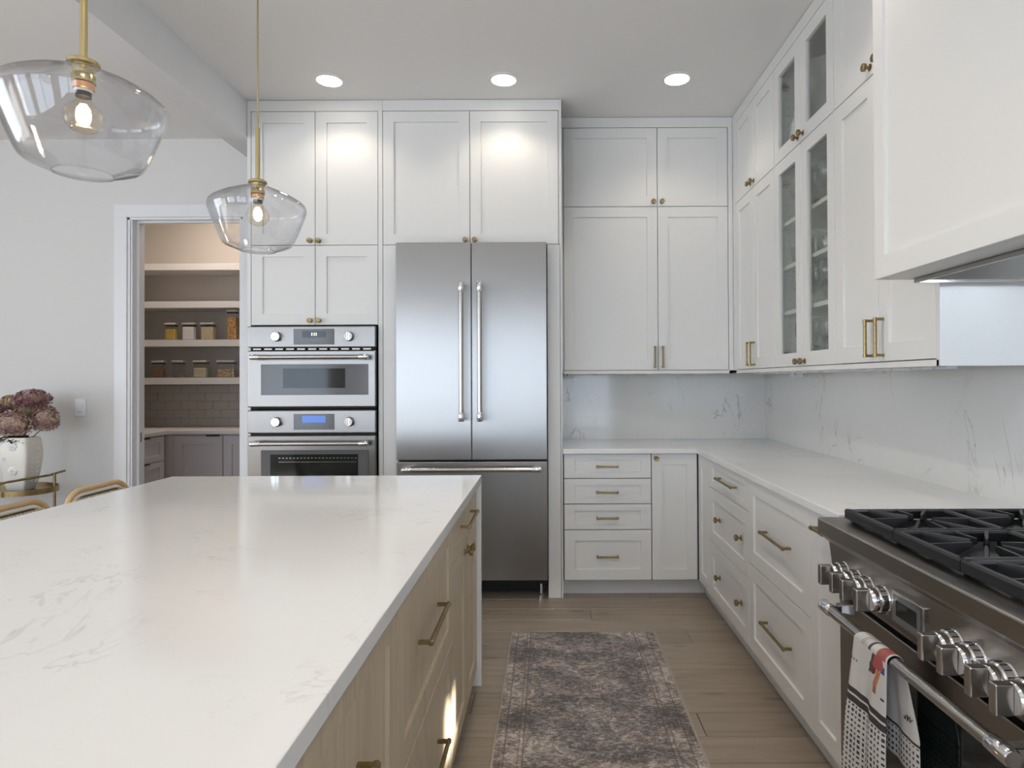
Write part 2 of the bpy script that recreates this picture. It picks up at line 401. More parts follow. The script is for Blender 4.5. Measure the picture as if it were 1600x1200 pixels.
def door(name, O, parent, u0, u1, z0, z1, st=.066, rt=None, rb=None, mt='paint', pane=False, th=.020, rec=.009):
    rt = rt or st; rb = rb or st
    def rect(a, b, c, e, dd): return [O(a, dd, c), O(b, dd, c), O(b, dd, e), O(a, dd, e)]
    k = .0014
    mb = MB()
    L = [rect(u0, u1, z0, z1, -th), rect(u0, u1, z0, z1, -k), rect(u0 + k, u1 - k, z0 + k, z1 - k, 0),
         rect(u0 + st, u1 - st, z0 + rb, z1 - rt, 0), rect(u0 + st + .0015, u1 - st - .0015, z0 + rb + .0015, z1 - rt - .0015, -rec), rect(u0 + st + .0015, u1 - st - .0015, z0 + rb + .0015, z1 - rt - .0015, -th)]
    mb.loops(L)
    o = O((u0 + u1) / 2, 0, z0)
    dd = mb.build(name, mt, parent, origin=o)
    p = MB()
    if pane: p.obox(O, u0 + st, u1 - st, -.0150, -.0115, z0 + rb, z1 - rt).build('pane', 'glass', dd, origin=o)
    else: p.obox(O, u0 + st + .001, u1 - st - .001, -.0170, -rec, z0 + rb + .001, z1 - rt - .001).build('panel', mt, dd, origin=o)
    return dd

# ------------------------------------------------------------------ tall oven cabinet
g = .0032
t = thing('oven_cabinet', 'tall white cabinet with four small doors around the wall ovens', 'cabinet', (-1.44, 4.16, 0))
O = B(YT)
MB().box(XTL, -1.03, YT + .024, YW, 1.6785, ZC - .003).build('carcass', 'gap', t)
MB().box(XTL, -1.834, YT + .024, YW, .1, 1.6785).build('side_panel', 'paint', t)
MB().box(-1.046, -1.03, YT + .024, YW, .1, 1.6785).build('side_panel', 'paint', t)
MB().box(-1.834, -1.046, YT + .024, YW, .1, .41).build('drawer_box', 'gap', t)
fm = MB().obox(O, XTL, -1.8275, -.024, 0, 0, 2.996).obox(O, -1.044, -1.0175, -.024, 0, 0, 2.996).obox(O, XTL, -1.0175, -.024, 0, 2.996, ZC - .003)
fm.build('face_frame', 'paint', t, bevel=.001)
MB().obox(O, -1.8275, -1.044, -.06, -.03, 0, .1).build('toe_kick', 'paint', t)
for (a, b, z0, z1, kx, kz) in ((-1.8245, -1.4335, 2.1700, 2.9925, -1.461, 2.193), (-1.4300, -1.0470, 2.1700, 2.9925, -1.408, 2.192), (-1.8245, -1.4335, 1.6785, 2.1665, -1.461, 1.704), (-1.4300, -1.0470, 1.6785, 2.1665, -1.408, 1.704)):
    dr = door('door', O, t, a, b, z0, z1, .068); knob(dr, O(kx, 0, kz), 'B')
dr = door('drawer', O, t, -1.8245, -1.047, .112, .40, .068); pull(dr, O(-1.435, 0, .33), 'B', .26)

def handle_bar(parent, a, b, axis, r=.0135, dout=(0, -1, 0), base=.07, cap=.055):
    """tubular appliance handle with chrome end caps and posts; a,b centre-line ends"""
    a, b = Vector(a), Vector(b); u = (b - a).normalized(); do = Vector(dout)
    h = MB().tube([a + u * cap, b - u * cap], r, 20).build('handle', 'steel_bar', parent, origin=a, smooth=True)
    for e, sg in ((a, 1), (b, -1)):
        q = MB().tube([e, e + u * sg * .004, e + u * sg * (cap - .004), e + u * sg * cap], [r * 1.05, r * 1.22, r * 1.22, r * 1.05], 20)
        q.build('end_cap', 'chrome', h, origin=e, smooth=True)
        m0 = e + u * sg * cap * .5
        q = MB(); side = u.cross(do).normalized()
        L = []
        for (k, ww, hh) in ((0, .012, .010), (base * .5, .013, .011), (base, .020, .016)):
            cc = m0 - do * k
            L.append([tuple(cc + u * ww * x_ + side * hh * y_) for x_, y_ in ((-1, -1), (1, -1), (1, 1), (-1, 1))])
        q.loops(L, True, True, True).build('post', 'chrome', h, origin=m0, bevel=.002)
    return h

def dial(parent, p, r, n):
    k = MB().lathe([(r, 0), (r, -.006), (r * .93, -.010), (r * .90, -.028), (r * .82, -.032), (0, -.032)], p, 28, 'Y').build('knob', 'chrome', parent, origin=p, smooth=True)
    MB().box(p[0] - .0045, p[0] + .0045, p[1] - .042, p[1] - .030, p[2] - r * .85, p[2] + r * .85).build('grip', 'chrome', k, origin=p, bevel=.0015)
    tk = MB()
    for i in range(n):
        a = math.radians(-60 + 300 * i / (n - 1) - 90)
        for rr in (r * 1.25,):
            x0, z0 = p[0] + math.cos(a) * rr, p[2] + math.sin(a) * rr; x1, z1 = p[0] + math.cos(a) * (rr + .009), p[2] + math.sin(a) * (rr + .009)
            dx, dz = -(z1 - z0) * .07, (x1 - x0) * .07
            y = p[1] - .0006
            tk.loops([[(x0 - dx, y, z0 - dz), (x1 - dx, y, z1 - dz), (x1 + dx, y, z1 + dz), (x0 + dx, y, z0 + dz)], [(x0 - dx, y + .0005, z0 - dz), (x1 - dx, y + .0005, z1 - dz), (x1 + dx, y + .0005, z1 + dz), (x0 + dx, y + .0005, z0 + dz)]], True, True, True)
    tk.build('dial_marks', 'ink', parent, origin=p, kind='stuff')

def oven_panel(t, z0, z1, lit):
    y = 3.838
    pn = MB().box(-1.832, -1.053, y, 3.875, z0, z1).build('control_panel', 'steel_o', t, bevel=.006, seg=3)
    cz = (z0 + z1) / 2
    for x in (-1.650, -1.210): dial(t, (x, y, cz), .030, 13)
    sc = MB().box(-1.550, -1.303, y - .003, y + .002, cz - .048, cz + .048).build('display_frame', 'greyglass', t, bevel=.001)
    MB().box(-1.497, -1.355, y - .0042, y - .002, cz - .005, cz + .036).build('display', 'lcd' if lit else 'dark_lcd', sc)
    lb = MB()
    for i in range(6):
        xx = -1.525 + i * .0385; lb.box(xx, xx + (.013 if i in (2, 3) else .008), y - .0036, y - .0028, cz - .0365, cz - .0335)
    lb.build('button_marks', 'ink', sc, kind='stuff')
    if not lit:
        dg = MB()
        for i, xx in enumerate((-1.440, -1.426, -1.414)): dg.box(xx, xx + .0055, y - .0048, y - .0041, cz + .006, cz + .024)
        dg.build('clock_digits', 'clock', sc, kind='stuff')
def oven_door(t, z0, z1, wx0, wx1, wz0, wz1, hz):
    y = 3.838
    MB().box(-1.832, -1.053, y, 3.875, z0, z1).build('door', 'steel_o', t, bevel=.006, seg=3)
    gl = MB().box(-1.748, -1.097, y - .004, y + .002, wz0 - .042, wz1 + .026).build('door_glass', 'greyglass', t, bevel=.001)
    MB().box(wx0, wx1, y - .0050, y - .002, wz0, wz1).build('window', 'glassblack', gl)
    handle_bar(t, (-1.790, y - .055, hz), (-1.083, y - .055, hz), 'X', base=.056)
t = thing('speed_oven', 'upper stainless built-in oven with a narrow dark window and unlit display', 'oven', (-1.44, 3.9, 1.165))
MB().box(-1.822, -1.058, 3.862, 4.40, 1.165, 1.668).build('body', 'rubber', t)
oven_panel(t, 1.538, 1.668, False)
vt = MB()
for i in range(11): vt.box(-1.80 + i * .067, -1.752 + i * .067, 3.846, 3.862, 1.524, 1.533)
vt.build('vent_slots', 'steel_h', t, kind='stuff')
oven_door(t, 1.175, 1.519, -1.613, -1.235, 1.291, 1.410, 1.478)
t = thing('wall_oven', 'lower stainless wall oven with a lit blue display', 'oven', (-1.44, 3.9, .42))
MB().box(-1.822, -1.058, 3.862, 4.40, .42, 1.160).build('body', 'rubber', t)
oven_panel(t, 1.016, 1.156, True)
oven_door(t, .43, 1.002, -1.691, -1.158, .52, .889, .958)
rk = MB()
for i in range(22): rk.box(-1.64 + i * .022, -1.629 + i * .022, 3.8318, 3.8335, .865, .868)
rk.box(-1.64, -1.17, 3.8318, 3.8335, .842, .8435); rk.build('oven_rack', 'steel_bar', t, kind='stuff')

# ------------------------------------------------------------------ fridge and its surround
t = thing('fridge_cabinet', 'white cabinet with two wide doors above the steel refrigerator', 'cabinet', (-.47, 4.16, 0))
MB().box(-1.0165, XTR, YT + .024, YW, 2.2, ZC - .003).build('carcass', 'gap', t)
MB().obox(O, -1.0165, .0725, -.024, 0, 2.996, ZC - .003).build('face_frame', 'paint', t, bevel=.001)
MB().obox(O, .0665, .0725, -.024, 0, 2.168, 2.9955).build('frame_stile', 'paint', t)
MB().box(-1.0145, -.922, YT, YW, 0, 2.1665).build('side_panel', 'paint', t, bevel=.0015)
MB().box(-.006, .0715, YT, YW, 0, 2.1665).build('side_panel', 'paint', t, bevel=.0015)
MB().box(.0735, XTR, YT - .002, YW, 0, ZC - .004).build('end_panel', 'paint', t, bevel=.001)
for (a, b, kx) in ((-1.0140, -.4820, -.508), (-.4785, .0635, -.450)):
    dr = door('door', O, t, a, b, 2.1700, 2.9925, .066); knob(dr, O(kx, 0, 2.195), 'B')
t = thing('refrigerator', 'stainless french door refrigerator with a bottom freezer drawer', 'refrigerator', (-.463, 4.1, 0))
MB().box(-.905, -.022, YF + .05, 4.42, .10, 2.155).build('body', 'rubber', t)
for a, b in ((-.9155, -.4645), (-.4605, -.0105)):
    MB().box(a, b, YF, YF + .048, .857, 2.163).build('door', 'steel', t, bevel=.004, seg=3)
MB().box(-.9155, -.0105, YF, YF + .048, .135, .845).build('freezer_drawer', 'steel', t, bevel=.004, seg=3)
handle_bar(t, (-.5165, YF - .062, 1.914), (-.5165, YF - .062, 1.090), 'Z', .0145, base=.062)
handle_bar(t, (-.4070, YF - .062, 1.914), (-.4070, YF - .062, 1.090), 'Z', .0145, base=.062)
handle_bar(t, (-.868, YF - .062, .806), (-.046, YF - .062, .806), 'X', .0140, base=.062)
for x in (-.87, -.05):
    MB().lathe([(.014, 0), (.014, .02), (.008, .024), (.008, .10)], (x, YF + .10, 0), 16).build('foot', 'chrome', t)
MB().box(-.91, -.015, YF + .20, YF + .22, .01, .10).build('toe_grille', 'rubber', t)

# ------------------------------------------------------------------ back wall cabinets (right of fridge)
O = B(YU)
t = thing('wall_cabinet', 'white wall cabinet with four doors facing the camera right of the refrigerator', 'cabinet', (.65, 4.3, 1.372))
MB().box(XTR + .001, 1.2155, YU + .024, YW, 1.392, ZC - .003).build('carcass', 'gap', t)
fm = MB().obox(O, XTR + .001, .0995, -.024, 0, 1.372, 2.996).obox(O, 1.1865, 1.2165, -.024, 0, 1.372, 2.996).obox(O, XTR + .001, 1.2165, -.024, 0, 2.996, ZC - .003).obox(O, XTR + .001, 1.2165, -.024, 0, 1.372, 1.3925)
fm.build('face_frame', 'paint', t, bevel=.001)
for (a, b, z0, z1, kx) in ((.1030, .7190, 2.4745, 2.9925, .693), (.7225, 1.1830, 2.4745, 2.9925, .750), (.1030, .7190, 1.3960, 2.4710, .696), (.7225, 1.1830, 1.3960, 2.4710, .7485)):
    dr = door('door', O, t, a, b, z0, z1, .067)
    if z0 > 2: knob(dr, O(kx, 0, 2.502), 'B')
    else: pull(dr, O(kx, 0, 1.481), 'B', .135, True)

# ------------------------------------------------------------------ right wall cabinets
O = R(XU)
def wallcab(y0, y1, label, doors, glass=False):
    t = thing('wall_cabinet', label, 'cabinet', (1.38, (y0 + y1) / 2, 1.372))
    if glass:
        mb = MB().box(XU + .024, XW - .008, y0, y0 + .018, 1.385, 2.995).box(XU + .024, XW - .008, y1 - .018, y1, 1.385, 2.995)
        mb.box(XU + .024, XW - .008, y0 + .018, y1 - .018, 1.385, 1.403).box(XU + .024, XW - .008, y0 + .018, y1 - .018, 2.464, 2.482).box(XU + .024, XW - .008, y0 + .018, y1 - .018, 2.977, 2.995)
        mb.box(XW - .008, XW - .002, y0, y1, 1.385, ZC - .003)
        mb.build('carcass', 'paint', t, bevel=.0008)
        ph = MB()
        for z in [1.48 + .045 * k for k in range(21)] + [2.56 + .045 * k for k in range(8)]:
            for x in (1.29, 1.49): ph.lathe([(.0026, 0), (.0026, -.0006)], (x, y1 - .018, z), 8, 'Y')
        ph.build('shelf_pin_holes', 'ink', t, kind='stuff')
        for z in (2.145, 1.915, 1.678): MB().box(XU + .030, XW - .010, y0 + .020, y1 - .020, z - .010, z + .010).build('shelf', 'paint', t, bevel=.001)
    else: MB().box(XU + .024, XW - .002, y0, y1, 1.392, ZC - .003).build('carcass', 'gap', t)
    MB().obox(O, y0, y1, -.023, 0, 2.996, ZC - .003).build('top_rail', 'paint', t, bevel=.001)
    MB().obox(O, y0, y1, -.023, 0, 1.372, 1.3925).build('bottom_rail', 'paint', t, bevel=.001)
    for (a, b, z0, z1, hy, kind) in doors:
        dr = door('door', O, t, a, b, z0, z1, .066, mt='paint', pane=glass)
        if kind == 'k': knob(dr, O(hy, 0, 2.507 if z0 > 2 else 1.4175), 'R')
        else: pull(dr, O(hy, 0, 1.484), 'R', .135, True)
        if glass:
            hg = MB()
            far = b > y1 - .05
            for hz in (z0 + .06, z1 - .10):
                yy = (y1 - .018) if far else (y0 + .018); sg = -1 if far else 1
                hg.box(XU + .028, XU + .075, yy + sg * .002, yy + sg * .012, hz - .006, hz + .006).box(XU + .040, XU + .062, yy + sg * .001, yy + sg * .012, hz - .020, hz + .020)
            hg.build('hinge', 'steel_bar', t)
    return t
Z0, Z1, Z2, Z3 = 1.3960, 2.4710, 2.4745, 2.9925
wallcab(3.3875, 4.1465, 'white wall cabinet with solid doors in the corner of the right-hand wall',
        [(3.7470, 4.0880, Z2, Z3, 3.785, 'k'), (3.3905, 3.7435, Z2, Z3, 3.722, 'k'), (3.7470, 4.0880, Z0, Z1, 3.785, 'p'), (3.3905, 3.7435, Z0, Z1, 3.722, 'p')])
MB().obox(O, 4.0915, 4.1465, -.023, 0, 1.372, 2.996).build('trim_2', 'paint', kind='structure', bevel=.001)
wallcab(2.6765, 3.3870, 'white wall cabinet with four glass doors showing glassware', 
        [(3.0325, 3.3855, Z2, Z3, 3.062, 'k'), (2.6785, 3.0290, Z2, Z3, 3.000, 'k'), (3.0325, 3.3855, Z0, Z1, 3.062, 'k'), (2.6785, 3.0290, Z0, Z1, 3.000, 'k')], True)
t = wallcab(1.9680, 2.6760, 'white wall cabinet with solid doors next to the range hood',
        [(2.3300, 2.6735, Z2, Z3, 2.372, 'k'), (1.9840, 2.3265, Z2, Z3, 2.300, 'k'), (2.3300, 2.6735, Z0, Z1, 2.366, 'p'), (1.9840, 2.3265, Z0, Z1, 2.292, 'p')])
MB().box(XU, XW - .002, 1.962, 1.9815, 1.372, 1.70).build('end_panel', 'paint', t, bevel=.001)

# under-cabinet sockets and the light track
for (x, y, lab, ln) in ((.139, 4.32, 'small white plug box under the back wall cabinet beside the refrigerator', .045), (1.46, 3.72, 'small white plug box under the right-hand cabinets near the corner', .05)):
    t = thing('outlet_box', lab, 'outlet', (x, y, 1.345))
    MB().box(x - .032, x + .032, y - .02, y + .02, 1.345, 1.384).build('box', 'plastic', t, bevel=.004)
    MB().box(x - .020, x - .010, y - .0212, y - .0195, 1.356, 1.372).build('cover_screw', 'lid', t)
    MB().box(x - .035, x + .035, y - .024, y + .024, 1.384, 1.392).build('mounting_plate', 'plastic', t)
t = thing('light_track', 'thin white strip light track under the right-hand wall cabinets', 'light', (1.30, 2.8, 1.36))
MB().box(1.285, 1.310, 2.0, 4.0, 1.372, 1.3918).build('rail', 'plastic', t)
for k in range(15): MB().box(1.280, 1.314, 2.03 + k * .13, 2.095 + k * .13, 1.364, 1.372).build('clip', 'plastic', t, bevel=.001)
t = thing('light_track', 'thin white strip light track under the back wall cabinet', 'light', (.6, 4.2, 1.36))
MB().box(.12, 1.15, 4.21, 4.235, 1.372, 1.3918).build('rail', 'plastic', t)
for k in range(6): MB().box(.17 + k * .16, .25 + k * .16, 4.205, 4.239, 1.366, 1.372).build('clip', 'plastic', t, bevel=.001)

# ------------------------------------------------------------------ glassware
def glass_profile(kind, s=1):
    if kind == 'wine': return [(.034, 0), (.034, .002), (.005, .006), (.0038, .012), (.0038, .085), (.010, .095), (.032, .115), (.041, .145), (.040, .175), (.034, .205), (.0328, .205), (.0388, .175), (.0398, .145), (.031, .117), (.0, .098)]
    if kind == 'flute': return [(.031, 0), (.031, .002), (.005, .006), (.0035, .012), (.0035, .10), (.012, .112), (.022, .15), (.025, .19), (.022, .225), (.021, .225), (.0238, .19), (.021, .152), (.0, .114)]
    return [(.030, 0), (.036, .02), (.040, .06), (.041, .10), (.0398, .10), (.0388, .06), (.035, .022), (.0, .006)]
levels = [(1.403, 'flute', 'flute on bottom cabinet shelf'), (1.688, 'wine', 'wine glass on second cabinet shelf'),
          (1.925, 'tumbler', 'tumbler on third cabinet shelf'), (2.155, 'wine', 'wine glass on fourth cabinet shelf')]
PLACES = ['front row furthest from the hood', 'front row second from the corner', 'front row third from the corner', 'front row nearest the hood', 'back row furthest from the hood', 'back row second from the corner', 'back row third from the corner', 'back row nearest the hood']
for z, kd, lab in levels:
    src = None
    for pi_, (x, y) in enumerate(((1.295, 3.25), (1.30, 3.15), (1.295, 3.05), (1.30, 2.93), (1.395, 3.31), (1.40, 3.20), (1.395, 3.10), (1.40, 2.99))):
        if src is None:
            src = MB().lathe(glass_profile(kd), (x, y, z), 24).build(kd + '_glass' if kd != 'tumbler' else 'tumbler', 'crystal', origin=(x, y, z), smooth=True)
            tag(src, lab + ', ' + PLACES[pi_], 'glass', 'glassware behind the glass doors')
        else: dup(src, (x, y, z), label=lab + ', ' + PLACES[pi_])
def ruffled(name, c, lab, prof, fl=.06, n=56, m='porcelain', cat='vase'):
    mb = MB(); L = []
    for r, h in prof:
        L.append([(c[0] + r * (1 + fl * math.sin(11 * 2 * math.pi * i / n + h * 40)) * math.cos(2 * math.pi * i / n), c[1] + r * (1 + fl * math.sin(11 * 2 * math.pi * i / n + h * 40)) * math.sin(2 * math.pi * i / n), c[2] + h) for i in range(n)])
    mb.loops(L, True, True, True); return tag(mb.build(name, m, origin=c, smooth=True), lab, cat)
ruffled('ruffled_vase', (1.375, 3.125, 2.483), 'tall white ruffled ceramic vase behind the upper glass doors', [(.05, 0), (.080, .04), (.096, .12), (.098, .19), (.080, .25), (.062, .295), (.066, .34), (.090, .405), (.096, .415), (.086, .41), (.050, .30), (.0001, .29)])
ruffled('ruffled_jar', (1.335, 3.292, 2.483), 'white rounded ceramic jar beside the tall vase, nearer the corner', [(.035, 0), (.055, .03), (.066, .10), (.062, .18), (.042, .23), (.045, .25), (.02, .265), (.0001, .275)], .03, cat='jar')

# ------------------------------------------------------------------ range hood
t = thing('range_hood', 'large white panelled hood over the range with a steel underside', 'hood', (1.28, 1.36, 1.64))
O = R(XH)
HY0, HY1, HZ = .755, 1.9675, 1.641
door('front_panel', O, t, HY0, HY1, HZ, ZC - .003, .056, .066, .067)
MB().box(XH + .021, XW - .002, HY1 - .02, HY1, HZ, ZC - .003).build('side_panel', 'paint', t)
MB().box(XH + .021, XW - .002, HY0, HY0 + .02, HZ, ZC - .003).build('side_panel', 'paint', t)
MB().box(XH + .0205, 1.125, HY0 + .0205, HY1 - .0205, HZ, HZ + .02).build('bottom_board', 'paint', t)
ln = MB().box(1.128, 1.136, HY0 + .03, 1.945, HZ - .014, HZ + .02).box(1.500, 1.508, HY0 + .03, 1.945, HZ - .014, HZ + .02).box(1.136, 1.500, 1.937, 1.945, HZ - .014, HZ + .02).box(1.136, 1.500, HY0 + .03, HY0 + .038, HZ - .014, HZ + .02)
ln.build('steel_rim', 'steel_bar', t, bevel=.001)
# sloped steel pan up to the baffles
pan = MB()
o4 = [(1.137, HY0 + .04, HZ - .002), (1.499, HY0 + .04, HZ - .002), (1.499, 1.936, HZ - .002), (1.137, 1.936, HZ - .002)]
m4 = [(1.150, HY0 + .05, HZ - .002), (1.486, HY0 + .05, HZ - .002), (1.486, 1.926, HZ - .002), (1.150, 1.926, HZ - .002)]
i4 = [(1.185, HY0 + .14, HZ + .085), (1.465, HY0 + .14, HZ + .085), (1.465, 1.83, HZ + .085), (1.185, 1.83, HZ + .085)]
pan.loops([o4, m4, i4]); pan.build('liner', 'steel', t)
for i in range(26):
    y = HY0 + .15 + i * .0393
    MB().prism([(y, HZ + .078), (y + .022, HZ + .078), (y + .030, HZ + .09), (y - .006, HZ + .09)], 1.185, 1.465, 'X').build('baffle', 'steel_bar', t)
MB().box(1.18, 1.47, HY0 + .13, 1.84, HZ + .092, HZ + .10).build('filter_back', 'rubber', t)
M['led'] = mat('hood_led', (1, 1, 1), .5, Emission_Color=(.82, .90, 1, 1), Emission_Strength=12)
for y in (1.70, 1.02):
    MB().lathe([(.024, .004), (.026, 0), (.0, -.001)], (1.325, y, HZ + .074), 24).build('hood_lamp', 'led', t)
    l = bpy.data.lights.new('hood_lamp', 'SPOT'); l.energy = 3.8; l.color = (.78, .87, 1); l.spot_size = math.radians(168); l.spot_blend = .3; l.shadow_soft_size = .03
    o = bpy.data.objects.new('light_source', l); COL.objects.link(o); o.parent = t; o.location = Vector((1.325, y, HZ + .070)) - W[t.name]

# ------------------------------------------------------------------ worktop and splashback
t = thing('worktop', 'white veined quartz worktop turning the corner along both walls', 'countertop', (.8, 4.15, ZS))
mb = MB(); e = .0; 
mb.prism([(XTR + .0005, 3.8315), (.894, 3.8315), (.894, YR1 + .002), (XW - .0005, YR1 + .002), (XW - .0005, YW - .0005), (XTR + .0005, YW - .0005)], ZS, ZK, 'Z')
mb.build('slab', 'quartz', t, bevel=.0025, seg=2)
t2 = MB().box(XTR + .0005, XW - .012, YW - .012, YW - .001, ZK, 1.371).box(XTR + .0005, XW - .012, YW - .012, YW - .001, 1.371, 1.391)
tag(t2.build('splashback', 'splash'), 'pale veined stone splashback on the back wall', 'backsplash')
t2 = MB().box(XW - .0118, XW - .001, YR1 + .003, YW - .0005, ZK, 1.3915).box(XW - .0118, XW - .001, .3, YR1 + .003, ZK - .03, 1.3915).box(XW - .0118, XW - .001, .757, 1.94, 1.3915, 1.70)
tag(t2.build('splashback', 'splash'), 'veined stone splashback along the right-hand wall behind the range', 'backsplash')

# ------------------------------------------------------------------ base cabinets, back run
O = B(YB)
t = thing('drawer_cabinet', 'white base cabinet with four drawers beside the refrigerator', 'cabinet', (.357, 4.15, 0))
MB().box(XTR + .001, .6255, YB + .022, YW - .02, .105, ZS - .001).build('carcass', 'gap', t)
MB().box(XTR + .001, .6255, 3.957, 3.975, 0, .105).build('toe_kick', 'paint', t)
for (z0, z1, rl, hz) in ((.7325, .8790, .036, .8065), (.5770, .7280, .038, .6495), (.4200, .5725, .038, .4935), (.1120, .4155, .064, .2590)):
    dr = door('drawer', O, t, .0920, .6225, z0, z1, .064, rl, rl); pull(dr, O(.3535, 0, hz), 'B', .128)
t = thing('corner_cabinet', 'narrow white base cabinet with one round knob in the corner', 'cabinet', (.765, 4.15, 0))
MB().box(.6260, .93, YB + .022, YW - .02, .105, ZS - .001).build('carcass', 'gap', t)
MB().box(.6260, .9690, 3.957, 3.975, 0, .105).build('toe_kick', 'paint', t)
dr = door('door', O, t, .6275, .9030, .1120, .8790, .064); knob(dr, O(.652, 0, .853), 'B')
# right run
O = R(XC)
def kick(t, y0, y1): MB().box(.970, .985, y0, y1, 0, .105).build('toe_kick', 'paint', t)
def bcar(t, y0, y1): MB().box(XC + .022, XW - .015, y0, y1, .105, ZS - .001).build('carcass', 'gap', t)
t = thing('blind_panel', 'white panelled filler door at the inside corner of the base cabinets', 'cabinet', (.93, 3.73, 0))
bcar(t, 3.5955, 3.86); kick(t, 3.5955, 3.9565)
door('panel_door', O, t, 3.5970, 3.8560, .1120, .8790, .066)
t = thing('drawer_cabinet', 'white base cabinet with a pull drawer over two drawers with paired knobs', 'cabinet', (1.2, 3.24, 0))
bcar(t, 2.8925, 3.595); kick(t, 2.8925, 3.595)
dr = door('drawer', O, t, 2.8950, 3.5930, .7270, .8790, .064, .036, .036); pull(dr, O(3.215, 0, .8065), 'R', .285)
for z0, z1, kz in ((.4210, .7235, .5790), (.1120, .4170, .2710)):
    dr = door('drawer', O, t, 2.8950, 3.5930, z0, z1, .064); knob(dr, O(3.385, 0, kz), 'R'); knob(dr, O(3.010, 0, kz), 'R')
t = thing('drawer_cabinet', 'white base cabinet with two deep wide drawers and long pulls', 'cabinet', (1.2, 2.55, 0))
bcar(t, 2.2140, 2.8920); kick(t, 2.2140, 2.8920)
for z0, z1, kz in ((.4975, .8790, .692), (.1120, .4935, .314)):
    dr = door('drawer', O, t, 2.2165, 2.8915, z0, z1, .064); pull(dr, O(2.520, 0, kz), 'R', .262)
t = thing('pullout_cabinet', 'narrow white pull-out cabinet squeezed beside the range', 'cabinet', (1.2, 2.09, 0))
bcar(t, YR1 + .004, 2.2135); kick(t, YR1 + .004, 2.2135)
dr = door('door', O, t, YR1 + .006, 2.2130, .1120, .8790, .062); pull(dr, O(2.085, 0, .832), 'R', .09)

# ------------------------------------------------------------------ range
t = thing('range', 'large stainless range with black cast iron grates and chunky knobs', 'stove', (1.2, 1.345, 0))
MB().box(.940, 1.515, YR0 + .003, YR1 - .002, .10, .840).build('body', 'steel_h', t)
nose = [(.905, .835), (.858, .835), (.8325, .858), (.8295, .863), (.8290, .867), (.8290, .9015), (.8300, .9045), (.8325, .9062), (.836, .9065), (.905, .9065)]
MB().prism(nose, YR0, YR1, 'Y').build('bullnose', 'steel_h', t, bevel=.001)
MB().box(.905, 1.515, YR1 - .045, YR1, .835, .9065).box(.905, 1.515, YR0, YR0 + .045, .835, .9065).box(1.485, 1.515, YR0 + .045, YR1 - .045, .835, .9065).build('deck_rim', 'steel_h', t)
MB().box(.905, 1.485, YR0 + .045, YR1 - .045, .840, .878).build('burner_pan', 'iron', t)
MB().prism([(.942, .834), (.862, .834), (.880, .700), (.884, .690), (.942, .690)], YR0 + .002, YR1 - .001, 'Y').build('control_panel', 'steel_h', t, bevel=.002)
MB().box(.92, .94, YR0 + .01, YR1 - .01, .668, .690).build('vent_gap', 'rubber', t)
for a, b in ((1.098, YR1 - .003), (YR0 + .005, 1.088)):
    dd = MB().box(.893, .938, a, b, .175, .668).build('oven_door', 'steel_h', t, bevel=.004)
    MB().box(.889, .8945, a + .13 if a > 1 else a + .09, b - .17 if a > 1 else b - .09, .275, .585).build('window', 'glassblack', dd, bevel=.001)
    h0, h1 = b - .052, a + .025
    handle_bar(dd, (.820, h0, .657), (.820, h1, .657), 'Y', .0145, (-1, 0, 0), .073, .060)
MB().box(.915, .94, YR0 + .005, YR1 - .003, .105, .168).build('kick_plate', 'steel_h', t, bevel=.002)
for y in (YR0 + .06, YR1 - .06): MB().lathe([(.022, 0), (.022, .03), (.014, .035), (.014, .10)], (.98, y, 0), 16).build('leg', 'chrome', t)
# knobs
kp = (.8685, 0, .757)
def range_knob(y):
    p = (.870, y, .762)
    k = MB().lathe([(.036, .004), (.036, -.006), (.0335, -.009), (.0335, -.026), (.030, -.029), (.030, -.044), (.027, -.048), (0, -.048)], p, 32, 'X').build('knob', 'chrome', t, origin=p, smooth=True)
    MB().box(.788, .823, y - .0095, y + .0095, p[2] - .0285, p[2] + .0285).build('grip', 'steel_bar', k, origin=p, bevel=.003, seg=3)
    rg = MB()
    for i in range(14):
        a = math.radians(-150 + i * 300 / 13) ; yy, zz = y + .0340 * math.sin(a), p[2] + .0340 * math.cos(a)
        rg.box(.846, .860, yy - .0008, yy + .0008, zz - .0008, zz + .0008)
    rg.build('number_ring', 'ink', k, origin=p, kind='stuff')
for y in (1.852, 1.779, 1.716, 1.638, 1.352, 1.286, 1.199, 1.132, .92, .85): range_knob(y)
dp = MB().box(.8565, .880, 1.452, 1.588, .728, .806).build('display_bezel', 'steel_bar', t, bevel=.002)
MB().box(.855, .858, 1.462, 1.578, .737, .797).build('display_glass', 'greyglass', dp)
MB().box(.8542, .8555, 1.477, 1.563, .749, .787).build('display', 'glassblack', dp)
